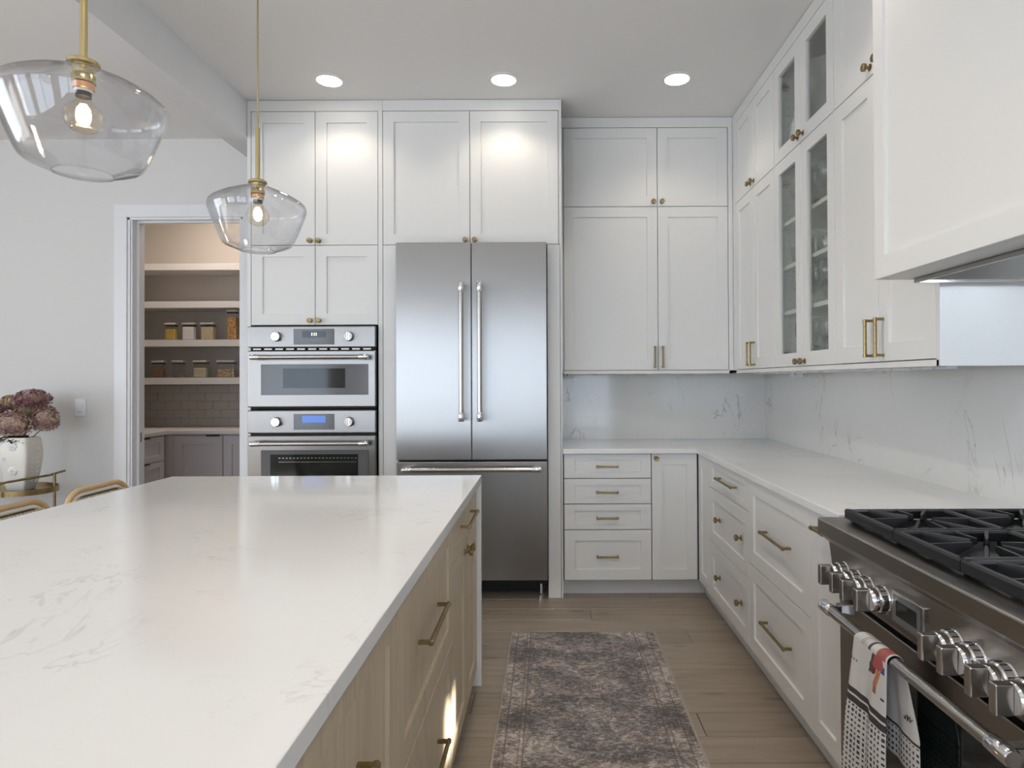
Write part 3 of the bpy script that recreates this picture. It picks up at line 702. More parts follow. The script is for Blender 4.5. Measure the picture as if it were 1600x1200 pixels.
# grates and burners
gz0, gz1 = .915, .9415
def grate(y0, y1):
    r = MB(); x0, x1 = .890, 1.478; cy = (y0 + y1) / 2; bw = .012
    # outer frame with chamfered top
    def bar(xa, ya, xb, yb, w=.008, za=gz0, zb=gz1, wt=.6):
        dx, dy = xb - xa, yb - ya; L = math.hypot(dx, dy); nx, ny = -dy / L * w, dx / L * w
        r.loops([[(xa - nx, ya - ny, za), (xb - nx, yb - ny, za), (xb + nx, yb + ny, za), (xa + nx, ya + ny, za)],
                 [(xa - nx, ya - ny, zb - .005), (xb - nx, yb - ny, zb - .005), (xb + nx, yb + ny, zb - .005), (xa + nx, ya + ny, zb - .005)],
                 [(xa - nx * wt, ya - ny * wt, zb), (xb - nx * wt, yb - ny * wt, zb), (xb + nx * wt, yb + ny * wt, zb), (xa + nx * wt, ya + ny * wt, zb)]], True, True, True)
    bar(x0 + .009, y0, x0 + .009, y1, .009); bar(x1 - .009, y0, x1 - .009, y1, .009)
    bar(x0 + .006, y0 + .010, x1 - .006, y0 + .010, .0092, wt=.5); bar(x0 + .006, y1 - .010, x1 - .006, y1 - .010, .0092, wt=.5)
    xm = (x0 + x1) / 2; bar(xm, y0 + .004, xm, y1 - .004, .010)
    g_ = r.build('grate', 'iron', t)
    fg = MB()
    for bx in (x0 + .150, x1 - .150):
        for (dx, dy) in ((-1, 0), (1, 0), (0, -1), (0, 1), (-1, -1), (-1, 1), (1, -1), (1, 1)):
            # outer root point on the frame, inner tip near burner centre
            ox = bx + dx * (.135 if dx * dy == 0 else .11); oy = cy + dy * ((y1 - y0) / 2 - .010)
            if dx and dy: ox = bx + dx * .085
            L = math.hypot(ox - bx, oy - cy); ux, uy = (ox - bx) / L, (oy - cy) / L
            ix, iy = bx + ux * .034, cy + uy * .034; nx, ny = -uy, ux
            mx, my = (ox * .35 + ix * .65), (oy * .35 + iy * .65)
            sec = []
            for (px, py, ww, zb, zt) in ((ox, oy, .0065, gz0 - .004, gz1 - .001), (mx, my, .0075, gz0 + .002, gz1 + .001), (ix, iy, .0030, gz1 - .010, gz1 + .002)):
                sec.append([(px - nx * ww, py - ny * ww, zb), (px + nx * ww, py + ny * ww, zb), (px + nx * ww * .55, py + ny * ww * .55, zt), (px - nx * ww * .55, py - ny * ww * .55, zt)])
            fg.loops(sec, True, True, True)
    fg.build('fingers', 'iron', g_)
    ft = MB()
    for xx in (x0 + .03, x1 - .03, xm):
        for yy in (y0 + .01, y1 - .01): ft.box(xx - .012, xx + .012, yy - .006, yy + .006, .878, gz0)
    ft.build('feet', 'iron', g_)
    for bx in (x0 + .150, x1 - .150):
        b = MB().lathe([(.062, .878), (.060, .888), (.040, .893), (.036, .904), (.024, .908), (0, .908)], (bx, cy, 0), 28).build('burner', 'iron', t, origin=(bx, cy, .878), smooth=True)
        MB().lathe([(.034, .904), (.036, .909), (.032, .913), (0, .9135)], (bx, cy, 0), 28).build('burner_cap', 'iron', b, origin=(bx, cy, .878), smooth=True)
for k in range(4): grate(1.908 - .268 * (k + 1) + .0015, 1.908 - .268 * k - .0015)

# ------------------------------------------------------------------ towel on the oven handle
def towel():
    m = mat('towel_cloth', (.8, .8, .8), .9); tt = NT(m)
    at = tt.n('ShaderNodeVertexColor', layer_name='cloth'); tt.l(at.outputs[0], tt.b.inputs['Base Color'])
    tt.bump(tt.noise(tt.coord((1, 1, 1)), 900, 2), .25, .0008)
    nu, R_ = 84, .0185
    cx, cz = .820, .657
    # path: back bottom -> up -> over the bar -> front bottom ; parameter = distance
    path = []
    zb, zf = .412, .215
    n = 76
    for i in range(n): path.append((cx + R_, zb + (cz - zb) * i / n, -1))
    for i in range(13): a = math.pi * i / 12; path.append((cx + R_ * math.cos(a), cz + R_ * math.sin(a), 0))
    n = 148
    for i in range(1, n + 1): path.append((cx - R_, cz - (cz - zf) * i / n, 1))
    linen = (.66, .645, .62); dark = (.055, .045, .045); col = []
    verts = []
    def paint(side, u, z, y):
        if side == 1:
            if z > .526:
                # printed bird: dark wing stroke, red body, blue and orange tail
                pu, pz = u, z
                if abs((pu - .52) - .25 * (pz - .60) * 8) < .035 and .60 < pz < .655: return (.08, .07, .08)
                if (pu - .74) ** 2 / .030 + (pz - .640) ** 2 / .00040 < 1: return (.42, .10, .09)
                if (pu - .62) ** 2 / .012 + (pz - .618) ** 2 / .00022 < 1: return (.16, .035, .05)
                if abs(pu - .90) < .05 and .622 < pz < .640: return (.05, .10, .25)
                if abs(pu - (.80 - (.62 - pz) * 2.2)) < .05 and .578 < pz < .622: return (.50, .20, .10)
                if abs(pu - .72) < .045 and .560 < pz < .585: return (.35, .14, .08)
                if abs(pu - .92) < .04 and abs(pz - .562) < .003: return dark
                if pu < .18 and abs(pz - .600) < .004 and math.sin(pu * 90) > -.2: return (.15, .14, .14)
                return linen
            if z > .511: return dark
            if z > .505: return linen
            if z > .488: return dark
            if z > .484: return linen
        else:
            if side == 0: 
                if .70 < u < .97: return (.38, .12, .11)
                if .45 < u < .52: return (.09, .08, .09)
                if .22 < u < .40 and math.sin(u * 130) > .2: return (.28, .27, .26)
                return linen
            if z > .493: return linen
            if z > .487: return dark
            if z > .482: return linen
        fy, fz = (u * .172 / .0135) % 1, (z / .0145) % 1
        return dark if fy < .52 and fz < .52 else linen
    mb = MB(); lay = mb.b.loops.layers.color.new('cloth') if False else None
    grid = []
    for (px, pz, sd) in path:
        row = []
        for j in range(nu + 1):
            u = j / nu
            if sd == 1: dn = (cz - pz) / (cz - zf)
            elif sd == -1: dn = (cz - pz) / (cz - zb)
            else: dn = 0
            if sd == -1: y0_, y1_ = 1.618 + .0 * dn, 1.502 - .052 * min(1, dn * 1.6)
            else: y0_, y1_ = 1.668 + .060 * dn, 1.508 + .006 * dn
            if sd == 0:
                k = math.acos(max(-1, min(1, (px - cx) / R_))) / math.pi; y0_ = 1.618 + .05 * k; y1_ = 1.502 + .006 * k
            yy = y0_ + (y1_ - y0_) * u
            fold = (math.sin(u * 9.5 + .6) * .006 + math.sin(u * 21 + 2 * dn) * .002) * min(1, dn * 2.2)
            xx = px - (fold + .007 * min(1, dn * 2) if sd == 1 else fold * .4 - .004 * min(1, dn * 2))
            row.append((xx, yy, pz))
        grid.append(row)
    me = bpy.data.meshes.new('tea_towel'); V = []; Fs = []; C = []
    for r_ in grid: V += r_
    for i in range(len(grid) - 1):
        for j in range(nu):
            a = i * (nu + 1) + j; Fs.append((a, a + 1, a + nu + 2, a + nu + 1))
            sd = path[i][2]; C.append(paint(sd, (j + .5) / nu, (grid[i][j][2] + grid[i + 1][j][2]) / 2, grid[i][j][1]))
    org = Vector((.82, 1.58, .215))
    me.from_pydata([tuple(Vector(v) - org) for v in V], [], Fs)
    ca = me.color_attributes.new('cloth', 'FLOAT_COLOR', 'CORNER')
    flat = []
    for q in C: flat += [*q, 1] * 4
    ca.data.foreach_set('color', flat)
    me.polygons.foreach_set('use_smooth', [True] * len(me.polygons)); me.materials.append(m)
    o = place('tea_towel', me, None, org); so_ = o.modifiers.new('solid', 'SOLIDIFY'); so_.thickness = .0016; so_.offset = 0
    tag(o, 'linen tea towel with checks and a red bird hanging on the oven handle', 'towel')
    # handwritten flourish printed on the back fall
    sc = [(1.500, .540), (1.494, .536), (1.492, .545), (1.486, .549), (1.484, .536), (1.479, .548), (1.475, .550), (1.473, .538), (1.468, .545), (1.463, .549)]
    MB().tube([(.8358, y, z - .004) for y, z in sc], .0011, 6).build('printed_script', 'ink', o)
towel()

# ------------------------------------------------------------------ island
XI, XS = -.318, -.2990
YI1, YI0, XIL = 2.7986, -.30, -1.668
t = thing('island_worktop', 'large pale quartz island top with a waterfall end leg', 'countertop', (-.98, 1.3, 0))
MB().box(XIL, XS, YI0, YI1, ZS - .004, ZK).build('slab', 'quartz', t, bevel=.002)
MB().box(XIL, XS, YI1 - .034, YI1, 0, ZS - .0042).build('waterfall_leg', 'quartz', t, bevel=.002)
t = thing('island_cabinet', 'pale oak island base with shaker drawers and brass pulls', 'cabinet', (-.7, 1.3, 0))
MB().box(-1.30, XI - .022, YI0 + .04, YI1 - .036, .075, ZS - .006).build('carcass', 'oak', t)
MB().box(-1.28, XI - .085, YI0 + .05, YI1 - .038, 0, .075).build('toe_kick', 'oak', t)
O = I(XI)
zt, zm, zb = .8765, .4820, .0790
dr = door('drawer', O, t, 2.0720, 2.7630, .7215, zt, .062, .040, .040, 'oak'); pull(dr, O(2.405, 0, .8080), 'I', .275)
for a, b, ky in ((2.4190, 2.7630, 2.452), (2.0720, 2.4160, 2.384)):
    dr = door('door', O, t, a, b, zb, .7180, .062, mt='oak'); knob(dr, O(ky, 0, .688), 'I')
for (a, b) in ((1.3230, 2.0690), (.5740, 1.3200), (-.20, .5710)):
    for z0, z1, hz in ((zm + .0025, zt, .700), (zb, zm - .0010, .314)):
        dr = door('drawer', O, t, a, b, z0, z1, .064, mt='oak'); pull(dr, O((a + b) / 2 - .032, 0, hz), 'I', .262)

# ------------------------------------------------------------------ counter stools
def stool(yc, xb, label):
    t = thing('counter_stool', label, 'stool', (xb + .22, yc, 0), 'rattan counter stools at the island')
    hw, zt_, zb_ = .188, .888, .60
    def rr(y, z, hw, hh, r, n=6):
        P = []
        for (sy, sz, a0) in ((1, 1, 0), (-1, 1, 90), (-1, -1, 180), (1, -1, 270)):
            for k in range(n + 1):
                a = math.radians(a0 + 90 * k / n); P.append((y + sy * (hw - r) + r * math.cos(a), z + sz * (hh - r) + r * math.sin(a)))
        return P
    P = rr(yc, (zt_ + zb_) / 2, hw, (zt_ - zb_) / 2, .085)
    MB().tube([(xb - .03 * (z - .60) / .28, y, z) for y, z in P], .0115, 10, True).build('back_frame', 'rattan', t, smooth=True)
    wl, wd = MB(), MB()
    for q, (k, mm) in enumerate(((.020, 'l'), (.028, 'd'), (.036, 'l'))):
        PP = rr(yc, (zt_ + zb_) / 2, hw - k, (zt_ - zb_) / 2 - k, .07)
        (wl if mm == 'l' else wd).tube([(xb - .03 * (z - .60) / .28 + .004, y, z) for y, z in PP], .0052, 6, True)
    wv = MB()
    for i in range(18):
        y = yc - hw + .045 + i * (2 * hw - .09) / 17; wv.box(xb - .018, xb - .012, y - .004, y + .004, zb_ + .03, zt_ - .03)
    for i in range(10):
        z = zb_ + .04 + i * .0225; wv.box(xb - .0135, xb - .0095, yc - hw + .035, yc + hw - .035, z - .004, z + .004)
    wl.build('woven_edge', 'weave_l', t); wd.build('dark_woven_edge', 'weave_d', t); wv.build('woven_back', 'weave_l', t, kind='stuff')
    MB().box(xb + .01, xb + .41, yc - .20, yc + .20, .625, .665).build('seat', 'weave_l', t, bevel=.015, seg=3)
    for sx in (0, 1):
        for sy in (-1, 1):
            x0 = xb + .03 + sx * .36
            MB().tube([(x0 + (.02 if sx else -.02), yc + sy * .20, 0), (x0, yc + sy * .175, .64)], [.012, .016], 10).build('leg', 'rattan', t, smooth=True)
            if not sx: MB().tube([(x0, yc + sy * .175, .63), (xb, yc + sy * .175, .70)], .012, 8).build('back_support', 'rattan', t, smooth=True)
    MB().tube([(xb + .385, yc - .185, .24), (xb + .385, yc + .185, .24)], .010, 8).build('footrest', 'rattan', t, smooth=True)
stool(2.706, -1.90, 'rattan-backed counter stool nearest the pantry doorway')
stool(2.250, -1.90, 'rattan-backed counter stool second from the pantry doorway')

# ------------------------------------------------------------------ rug
m = M['rug'] = mat('faded_rug', (.2, .18, .17), .95); tt = NT(m)
tc = tt.n('ShaderNodeTexCoord'); sp = tt.n('ShaderNodeSeparateXYZ'); tt.l(tc.outputs['Object'], sp.inputs[0])
ax = tt.math('ABSOLUTE', sp.outputs[0]); my = tt.math('PINGPONG', tt.math('ADD', sp.outputs[1], 10), .31)
cb = tt.n('ShaderNodeCombineXYZ'); tt.l(ax, cb.inputs[0]); tt.l(my, cb.inputs[1])
sym = cb.outputs[0]
big = tt.noise(tt.coord((1.2, 1.6, 1)), 3.2, 3, .6)
fine = tt.noise(tt.coord((1, 2.4, 1)), 48, 5, .80)
yarn = tt.noise(tt.coord((1, 3.5, 1)), 210, 2, .7)
mot = tt.noise(sym, 17, 3, .55, 1.5)
motl = tt.math('ABSOLUTE', tt.math('SUBTRACT', mot, .5))
ml = tt.n('ShaderNodeMapRange'); ml.inputs[1].default_value = .0; ml.inputs[2].default_value = .055; ml.inputs[3].default_value = 1; ml.inputs[4].default_value = 0; tt.l(motl, ml.inputs[0])
vo = tt.n('ShaderNodeTexVoronoi'); vo.inputs['Scale'].default_value = 11; tt.l(sym, vo.inputs['Vector'])
ring = tt.math('SINE', tt.math('MULTIPLY', vo.outputs['Distance'], 40))
base = tt.ramp(tt.math('ADD', tt.math('MULTIPLY', fine, .55), tt.math('MULTIPLY', big, .45)), [(.43, (.07, .058, .058)), (.475, (.20, .165, .15)), (.515, (.38, .315, .28)), (.57, (.70, .61, .55))])
blue = tt.ramp(fine, [(.44, (.035, .042, .055)), (.57, (.36, .36, .37))])
fld = tt.n('ShaderNodeMapRange'); fld.inputs[1].default_value = .46; fld.inputs[2].default_value = .60; fld.inputs[4].default_value = .75; tt.l(mot, fld.inputs[0])
inner = tt.n('ShaderNodeMapRange'); inner.inputs[1].default_value = .262; inner.inputs[2].default_value = .268; inner.inputs[3].default_value = 1; inner.inputs[4].default_value = 0; tt.l(ax, inner.inputs[0])
colr = tt.mix(tt.math('MULTIPLY', fld.outputs[0], inner.outputs[0]), base, blue)
worn = tt.n('ShaderNodeMapRange'); worn.inputs[1].default_value = .36; worn.inputs[2].default_value = .50; tt.l(fine, worn.inputs[0])
colr = tt.mix(tt.math('MULTIPLY', tt.math('MULTIPLY', ml.outputs[0], .8), worn.outputs[0]), colr, (.07, .065, .07))
colr = tt.mix(tt.math('MULTIPLY', tt.math('GREATER_THAN', ring, .75), tt.math('MULTIPLY', worn.outputs[0], .3)), colr, (.44, .37, .32))
for bx, bw in ((.268, .003), (.285, .002), (.335, .0028)):
    ln_ = tt.math('LESS_THAN', tt.math('ABSOLUTE', tt.math('SUBTRACT', ax, bx)), bw)
    colr = tt.mix(tt.math('MULTIPLY', ln_, tt.math('MULTIPLY', worn.outputs[0], .65)), colr, (.06, .058, .065))
colr = tt.mix(tt.math('MULTIPLY', tt.math('GREATER_THAN', ax, .369), .8), colr, (.38, .33, .29))
colr = tt.mix(tt.math('MULTIPLY', yarn, .22), colr, (.14, .12, .12))
tt.l(colr, tt.b.inputs['Base Color']); tt.bump(yarn, .6, .003)
tt.b.inputs['Sheen Weight'].default_value = .15
mb = MB(); nx_, ny_ = 30, 90; g0 = []
ry0, ry1, rx0, rx1 = 1.02, 3.330, -.1955, .5535
for j in range(ny_ + 1):
    row = []
    for i in range(nx_ + 1):
        x = rx0 + (rx1 - rx0) * i / nx_; y = ry0 + (ry1 - ry0) * j / ny_; x += -.018 * (1 - j / ny_)
        e_ = .0015 * math.sin(y * 9) + (.0030 * math.sin(x * 17 + 1) if j == ny_ else 0)
        if i in (0, nx_): x += .0015 * math.sin(y * 21)
        row.append((x, y + (e_ if j in (0, ny_) else 0), .009 + .0006 * math.sin(x * 13 + y * 7)))
    g0.append(row)
G = [mb.vs(r_) for r_ in g0]
for j in range(ny_):
    for i in range(nx_): mb.face([G[j][i], G[j][i + 1], G[j + 1][i + 1], G[j + 1][i]])
r_ = bmesh.ops.extrude_face_region(mb.b, geom=list(mb.b.faces))
for v in [q for q in r_['geom'] if isinstance(q, bmesh.types.BMVert)]: v.co.z = .0006
t = thing('runner_rug', 'faded taupe and slate patterned runner rug on the wood floor', 'rug', (.17, 2.2, 0))
mb.build('rug_pile', 'rug', t, origin=(.17, 2.2, 0), smooth=False)
bd = MB()
for xs0, xs1 in ((rx0 - .018, rx0), (rx1 - .018, rx1)): bd.tube([(xs0 + (xs1 - xs0) * k / 40 + .0012 * math.sin(k), ry0 + (ry1 - ry0) * k / 40, .0055) for k in range(41)], .0045, 6)
M['bind'] = mat('rug_binding', (.42, .37, .33), .9)
bd.build('edge_binding', 'bind', t, smooth=True)

# ------------------------------------------------------------------ pendants
def pendant(y, label):
    x = -.981; z0 = 2.004
    t = thing('pendant_lamp', label, 'lamp', (x, y, 1.765), 'glass pendants over the island')
    MB().tube([(x, y, 2.190), (x, y, ZC - .02)], .0030, 8).build('cord', 'brass_bright', t, smooth=True)
    MB().lathe([(.060, 0), (.060, .018), (.052, .022), (.006, .022), (.006, .03)][::1], (x, y, ZC - .0225), 28).build('canopy', 'brass_bright', t)
    MB().tube([(x, y, z0), (x, y, 2.190)], .0072, 16).build('stem', 'brass_bright', t, smooth=True)
    MB().lathe([(.0, .008), (.027, .008), (.030, .005), (.030, -.001), (.021, -.003), (.019, -.020), (.022, -.024), (.022, -.038), (.016, -.040), (.0, -.040)], (x, y, z0), 28).build('socket_cap', 'brass_bright', t, smooth=True)
    outer = [(.0285, 0), (.030, -.004), (.036, -.012), (.070, -.026), (.115, -.046), (.142, -.063), (.152, -.073), (.1555, -.084), (.154, -.096), (.146, -.118), (.128, -.165), (.116, -.194), (.110, -.205), (.102, -.212), (.080, -.221), (.060, -.229), (.0555, -.232), (.0525, -.230)]
    prof = [(r, h) for r, h in outer]; inner = [(max(r - .0028, .02), h + (.0015 if h > -.08 else .0)) for r, h in outer[::-1][1:-1]]
    MB().lathe(prof + [(.0525, -.2275)] + [(r, h) for r, h in inner] + [(.0260, -.002), (.0285, 0)], (x, y, z0), 64).build('glass_shade', 'shade', t, smooth=True)
    MB().lathe([(.0, -.040), (.0195, -.040), (.0195, -.052), (.0165, -.054), (.0, -.054)], (x, y, z0), 20).build('copper_ring', 'copper', t, smooth=True)
    MB().lathe([(.0, -.054), (.0175, -.054), (.0175, -.0585), (.0, -.0585)], (x, y, z0), 20).build('ceramic_ring', 'frit', t)
    MB().lathe([(.0, -.0585), (.0140, -.0585), (.0145, -.068), (.0, -.068)], (x, y, z0), 20).build('bulb_base', 'black', t)
    b = MB().lathe([(.0142, -.068), (.0145, -.076), (.022, -.084), (.032, -.094), (.0365, -.108), (.034, -.124), (.024, -.138), (.010, -.1445), (.0, -.1455)], (x, y, z0), 32).build('bulb', 'bulbglass', t, smooth=True)
    MB().lathe([(.0, -.082), (.006, -.084), (.0125, -.094), (.014, -.108), (.0115, -.120), (.005, -.128), (.0, -.129)], (x, y, z0), 20).build('filament', 'filament', b, smooth=True)
_p = pendant
def pendant(y, label):
    _p(y, label)
    l = bpy.data.lights.new('bulb', 'POINT'); l.energy = 9; l.color = (1, .86, .70); l.shadow_soft_size = .012
    o = bpy.data.objects.new('light_source', l); COL.objects.link(o); o.location = (-.981, y, 1.896)
pendant(2.13, 'clear glass pendant on a thin brass stem in front of the white tall cabinets')
pendant(1.33, 'larger-looking clear glass pendant at the upper left corner of the picture')
pendant(.53, 'added unseen clear glass pendant over the near end of the island, beyond the left edge')  # unseen third pendant, added so its bulb brightens the ceiling

# ------------------------------------------------------------------ recessed lights
def downlight(x, y, label, pw=12):
    t = thing('recessed_light', label, 'light', (x, y, ZC - .012), 'recessed ceiling lights')
    MB().lathe([(.094, -.0003), (.0935, -.003), (.074, -.0055), (.070, -.0035), (.070, -.0003)], (x, y, ZC), 40).build('trim_ring', 'plastic', t, smooth=True)
    MB().lathe([(.070, -.0030), (.069, -.0042), (0, -.0046)], (x, y, ZC), 40).build('diffuser', 'diffuser', t, smooth=True)
    l = bpy.data.lights.new('downlight', 'SPOT'); l.energy = pw; l.color = (1, .88, .74); l.spot_size = math.radians(128); l.spot_blend = .55; l.shadow_soft_size = .06
    o = bpy.data.objects.new('light_source', l); COL.objects.link(o); o.parent = t; o.location = (0, 0, .002)
downlight(-1.257, 3.625, 'round recessed ceiling light, leftmost of the row before the cabinets')
downlight(-.252, 3.625, 'round recessed ceiling light in the middle of the row')
downlight(.747, 3.625, 'round recessed ceiling light, rightmost of the row by the corner cabinets')
for x, a_ in ((-.252, 'island'), (.747, 'range')):
    for y, b_ in ((2.0, 'middle'), (.3, 'rear')): downlight(x, y, 'round recessed ceiling light of the %s row on the %s side' % (b_, a_), 48 if x < 0 else 19)

# ------------------------------------------------------------------ light switch
t = thing('light_switch', 'white rocker light switch on the wall left of the pantry doorway', 'switch', (-3.326, 4.48, 1.09))
MB().box(-3.364, -3.288, YW - .006, YW - .0003, 1.090, 1.213).build('cover_plate', 'plastic', t, bevel=.003)
MB().box(-3.344, -3.309, YW - .009, YW - .006, 1.117, 1.186).build('rocker', 'plastic', t, bevel=.001)
MB().box(-3.341, -3.312, YW - .0102, YW - .009, 1.120, 1.123).build('status_bar', 'lid', t)

# ------------------------------------------------------------------ bar cart, vase and hydrangeas
t = thing('bar_cart', 'round-ended brass serving cart against the left wall', 'cart', (-3.56, 4.12, 0))
cxx, cyy, aw, bw_ = -3.645, 4.10, .42, .215
def oval(a, b, n=48): return [(cxx + a * math.copysign(abs(math.cos(2 * math.pi * k / n)) ** .75, math.cos(2 * math.pi * k / n)), cyy + b * math.copysign(abs(math.sin(2 * math.pi * k / n)) ** .85, math.sin(2 * math.pi * k / n))) for k in range(n)]
for zt_, nm in ((.655, 'tray'), (.22, 'shelf')):
    mb = MB(); o1, o2 = oval(aw, bw_), oval(aw - .006, bw_ - .006)
    mb.loops([[(x, y, zt_ - .036) for x, y in o1], [(x, y, zt_) for x, y in o1], [(x, y, zt_) for x, y in o2], [(x, y, zt_ - .020) for x, y in o2], [(x, y, zt_ - .026) for x, y in o2], [(x, y, zt_ - .036) for x, y in o1]])
    mb.build(nm + '_rim', 'brass', t, smooth=True)
    mb = MB(); mb.loops([[(x, y, zt_ - .026) for x, y in o2], [(x, y, zt_ - .020) for x, y in o2]], True, True, True); mb.build(nm, 'brass', t)
MB().tube([(-3.386, 3.885, .15), (-3.386, 3.885, .69), (-3.383, 3.895, .707), (-3.370, 3.93, .713), (-3.32, 4.05, .719), (-3.275, 4.15, .724), (-3.265, 4.20, .732), (-3.262, 4.25, .736), (-3.266, 4.262, .736)], .0075, 10).build('handle', 'brass', t, smooth=True)
for (x, y, z) in ((-3.262, 4.17, .728), (-3.84, 3.90, .655), (-3.84, 4.30, .655)):
    MB().tube([(x, y, .04), (x, y, z)], .0085, 10).build('post', 'brass', t, smooth=True)
for (x, y) in ((-3.262, 4.17), (-3.84, 3.90), (-3.84, 4.30), (-3.386, 3.885)): MB().lathe([(.0, -.012), (.024, -.012), (.024, .012), (.0, .012)], (x, y, .0245), 18, 'Y').build('wheel', 'black', t)
# vase: flattened octagon with relief roses
vx, vy, vz = -3.439, 4.12, .6355
vt_ = thing('flower_vase', 'large cream faceted vase with raised roses on the brass cart', 'vase', (vx, vy, vz))
prof = [(.056, 0), (.061, .006), (.074, .06), (.086, .14), (.094, .215), (.092, .275), (.083, .330), (.079, .341), (.075, .341), (.074, .335), (.080, .30), (.0001, .29)]
mb = MB(); L = []
for r, h in prof:
    ring_ = []
    for k in range(48):
        a = 2 * math.pi * (k + .5) / 48; cc, ss = math.cos(a), math.sin(a)
        ring_.append((vx + r * math.copysign(abs(cc) ** .22, cc), vy + r * .82 * math.copysign(abs(ss) ** .22, ss), vz + h))
    L.append(ring_)
mb.loops(L, True, True, True); mb.build('body', 'cream_glaze', vt_, smooth=True)
def rosette(x, y, z, nrm, r):
    mb = MB(); n = Vector(nrm).normalized(); u = n.cross(Vector((0, 0, 1))).normalized(); v = u.cross(n); c0 = Vector((x, y, z))
    for k in range(3):
        rr = r * (1 - .30 * k)
        for i in range(6 - k):
            a = 2 * math.pi * i / (6 - k) + k * .6; cc = c0 + (u * math.cos(a) + v * math.sin(a)) * rr * .55 + n * (.003 + .003 * k)
            ring_ = []
            for q in range(8):
                b = 2 * math.pi * q / 8; ring_.append(cc + (u * math.cos(b) + v * math.sin(b)) * rr * .42)
            mb.loops([[tuple(p - n * .006) for p in ring_], [tuple(p) for p in ring_], [tuple(cc + (p - cc) * .6 + n * .003) for p in ring_]], True, True, True)
    mb.build('raised_rose', 'porcelain', vt_, smooth=True)
rosette(vx + .006, vy - .0745, vz + .285, (0, -1, 0), .030)
rosette(vx + .002, vy - .0700, vz + .130, (0, -1, 0), .032)
rosette(vx - .050, vy - .0715, vz + .21, (0, -1, 0), .022)
lf = MB()
for i in range(9):
    z = vz + .05 + i * .030; x = vx + .0760 + .0175 * math.sin(min(1, (z - vz) / .22) * math.pi / 2)
    for sg in (-1, 1):
        y = vy + sg * .010
        lf.loops([[(x - .003, y, z - .006), (x - .003, y + sg * .016, z + .004), (x - .003, y + sg * .020, z + .014), (x - .003, y + sg * .004, z + .006)], [(x + .002, y + sg * .002, z - .003), (x + .003, y + sg * .014, z + .005), (x + .002, y + sg * .018, z + .012), (x + .002, y + sg * .005, z + .005)]], True, True, True)
lf.build('raised_leaves', 'porcelain', vt_, kind='stuff')
def petal_mat(name, cols):
    m = mat(name, cols[1], .8); tt = NT(m)
    n1 = tt.noise(tt.coord((1, 1, 1)), 18, 2, .5); n2 = tt.noise(tt.coord((1, 1, 1)), 140, 2, .6)
    f = tt.math('ADD', tt.math('MULTIPLY', n1, .55), tt.math('MULTIPLY', n2, .45))
    tt.l(tt.ramp(f, [(.36, cols[0]), (.50, cols[1]), (.62, cols[2])]), tt.b.inputs['Base Color']); return m
M['pet_dark'] = petal_mat('dark_hydrangea', [(.13, .05, .07), (.27, .13, .14), (.50, .34, .26)])
M['pet_mid'] = petal_mat('mauve_hydrangea', [(.26, .13, .14), (.46, .29, .26), (.66, .52, .35)])
M['pet_tan'] = petal_mat('tan_hydrangea', [(.30, .16, .15), (.52, .36, .24), (.68, .56, .34)])
def hydrangea(c, rx, rz, m, label, seed):
    rnd = random.Random(seed); c = Vector((c[0] * 1.027, c[1] + .11, CH + (c[2] - CH) * 1.027))
    t = thing('hydrangea', label, 'flower', tuple(c), 'dried hydrangeas in the vase')
    mb = MB()
    for i in range(520):
        zz = rnd.uniform(-.75, 1); a = rnd.uniform(0, 2 * math.pi); q = math.sqrt(1 - zz * zz)
        n = Vector((q * math.cos(a), q * math.sin(a), zz)); k = rnd.uniform(.86, 1.06)
        p = c + Vector((n.x * rx, n.y * rx * .9, n.z * rz)) * k
        n = (n + Vector((rnd.uniform(-.4, .4), rnd.uniform(-.4, .4), rnd.uniform(-.4, .4)))).normalized()
        u = n.orthogonal().normalized(); v = n.cross(u); r0 = rnd.uniform(0, 1.5); sz = rnd.uniform(.0075, .0115)
        for w_ in range(4):
            b = r0 + w_ * math.pi / 2; d1 = u * math.cos(b) + v * math.sin(b); d2 = n.cross(d1)
            vs_ = mb.vs([p, p + d1 * sz * .6 + d2 * sz * .42 + n * .002, p + d1 * sz + n * rnd.uniform(-.002, .004), p + d1 * sz * .6 - d2 * sz * .42 + n * .002]); mb.face(vs_)
    mb.lathe([(0.0, -rz * .6), (rx * .55, -rz * .45), (rx * .78, 0), (rx * .6, rz * .6), (0, rz * .8)], tuple(c), 12)
    mb.build('flower_head', m, t)
    st = Vector((vx + (c.x - vx) * .25, vy + (c.y - vy) * .25, vz + .31))
    MB().tube([tuple(st), tuple(st * .5 + c * .5 + Vector((0, 0, -.02))), tuple(c - Vector((0, 0, rz * .5)))], .003, 6).build('stem', 'stem', t)
    for k in range(2):
        lfm = MB(); a = rnd.uniform(-2.6, -.5); b = Vector((math.cos(a), math.sin(a), -.35)); p = st + Vector((0, 0, .045 + .01 * k)); sd = b.cross(Vector((0, 0, 1))).normalized()
        pts = [[p + b * (.11 * s_) + sd * (w_ * .022) + Vector((0, 0, .012 * (1 - abs(w_)) * -1)) for s_, w_ in ((q, e2) for e2 in (-math.sin(math.pi * q), 0, math.sin(math.pi * q)))] for q in (0.02, .25, .5, .75, .98)]
        lfm.loops([[tuple(x) for x in r2] for r2 in pts], False); lfm.build('leaf', 'leaf', t)
hydrangea((-3.315, 4.05, 1.222), .108, .066, 'pet_dark', 'dark plum dried hydrangea head standing highest in the vase', 1)
hydrangea((-3.258, 4.09, 1.092), .076, .094, 'pet_mid', 'mauve dried hydrangea head at the right edge of the bunch', 2)
hydrangea((-3.375, 3.97, 1.062), .112, .092, 'pet_mid', 'mauve dried hydrangea head in the front middle over the vase rim', 3)
hydrangea((-3.530, 3.99, 1.090), .110, .120, 'pet_dark', 'plum dried hydrangea head at the left end of the bunch', 4)
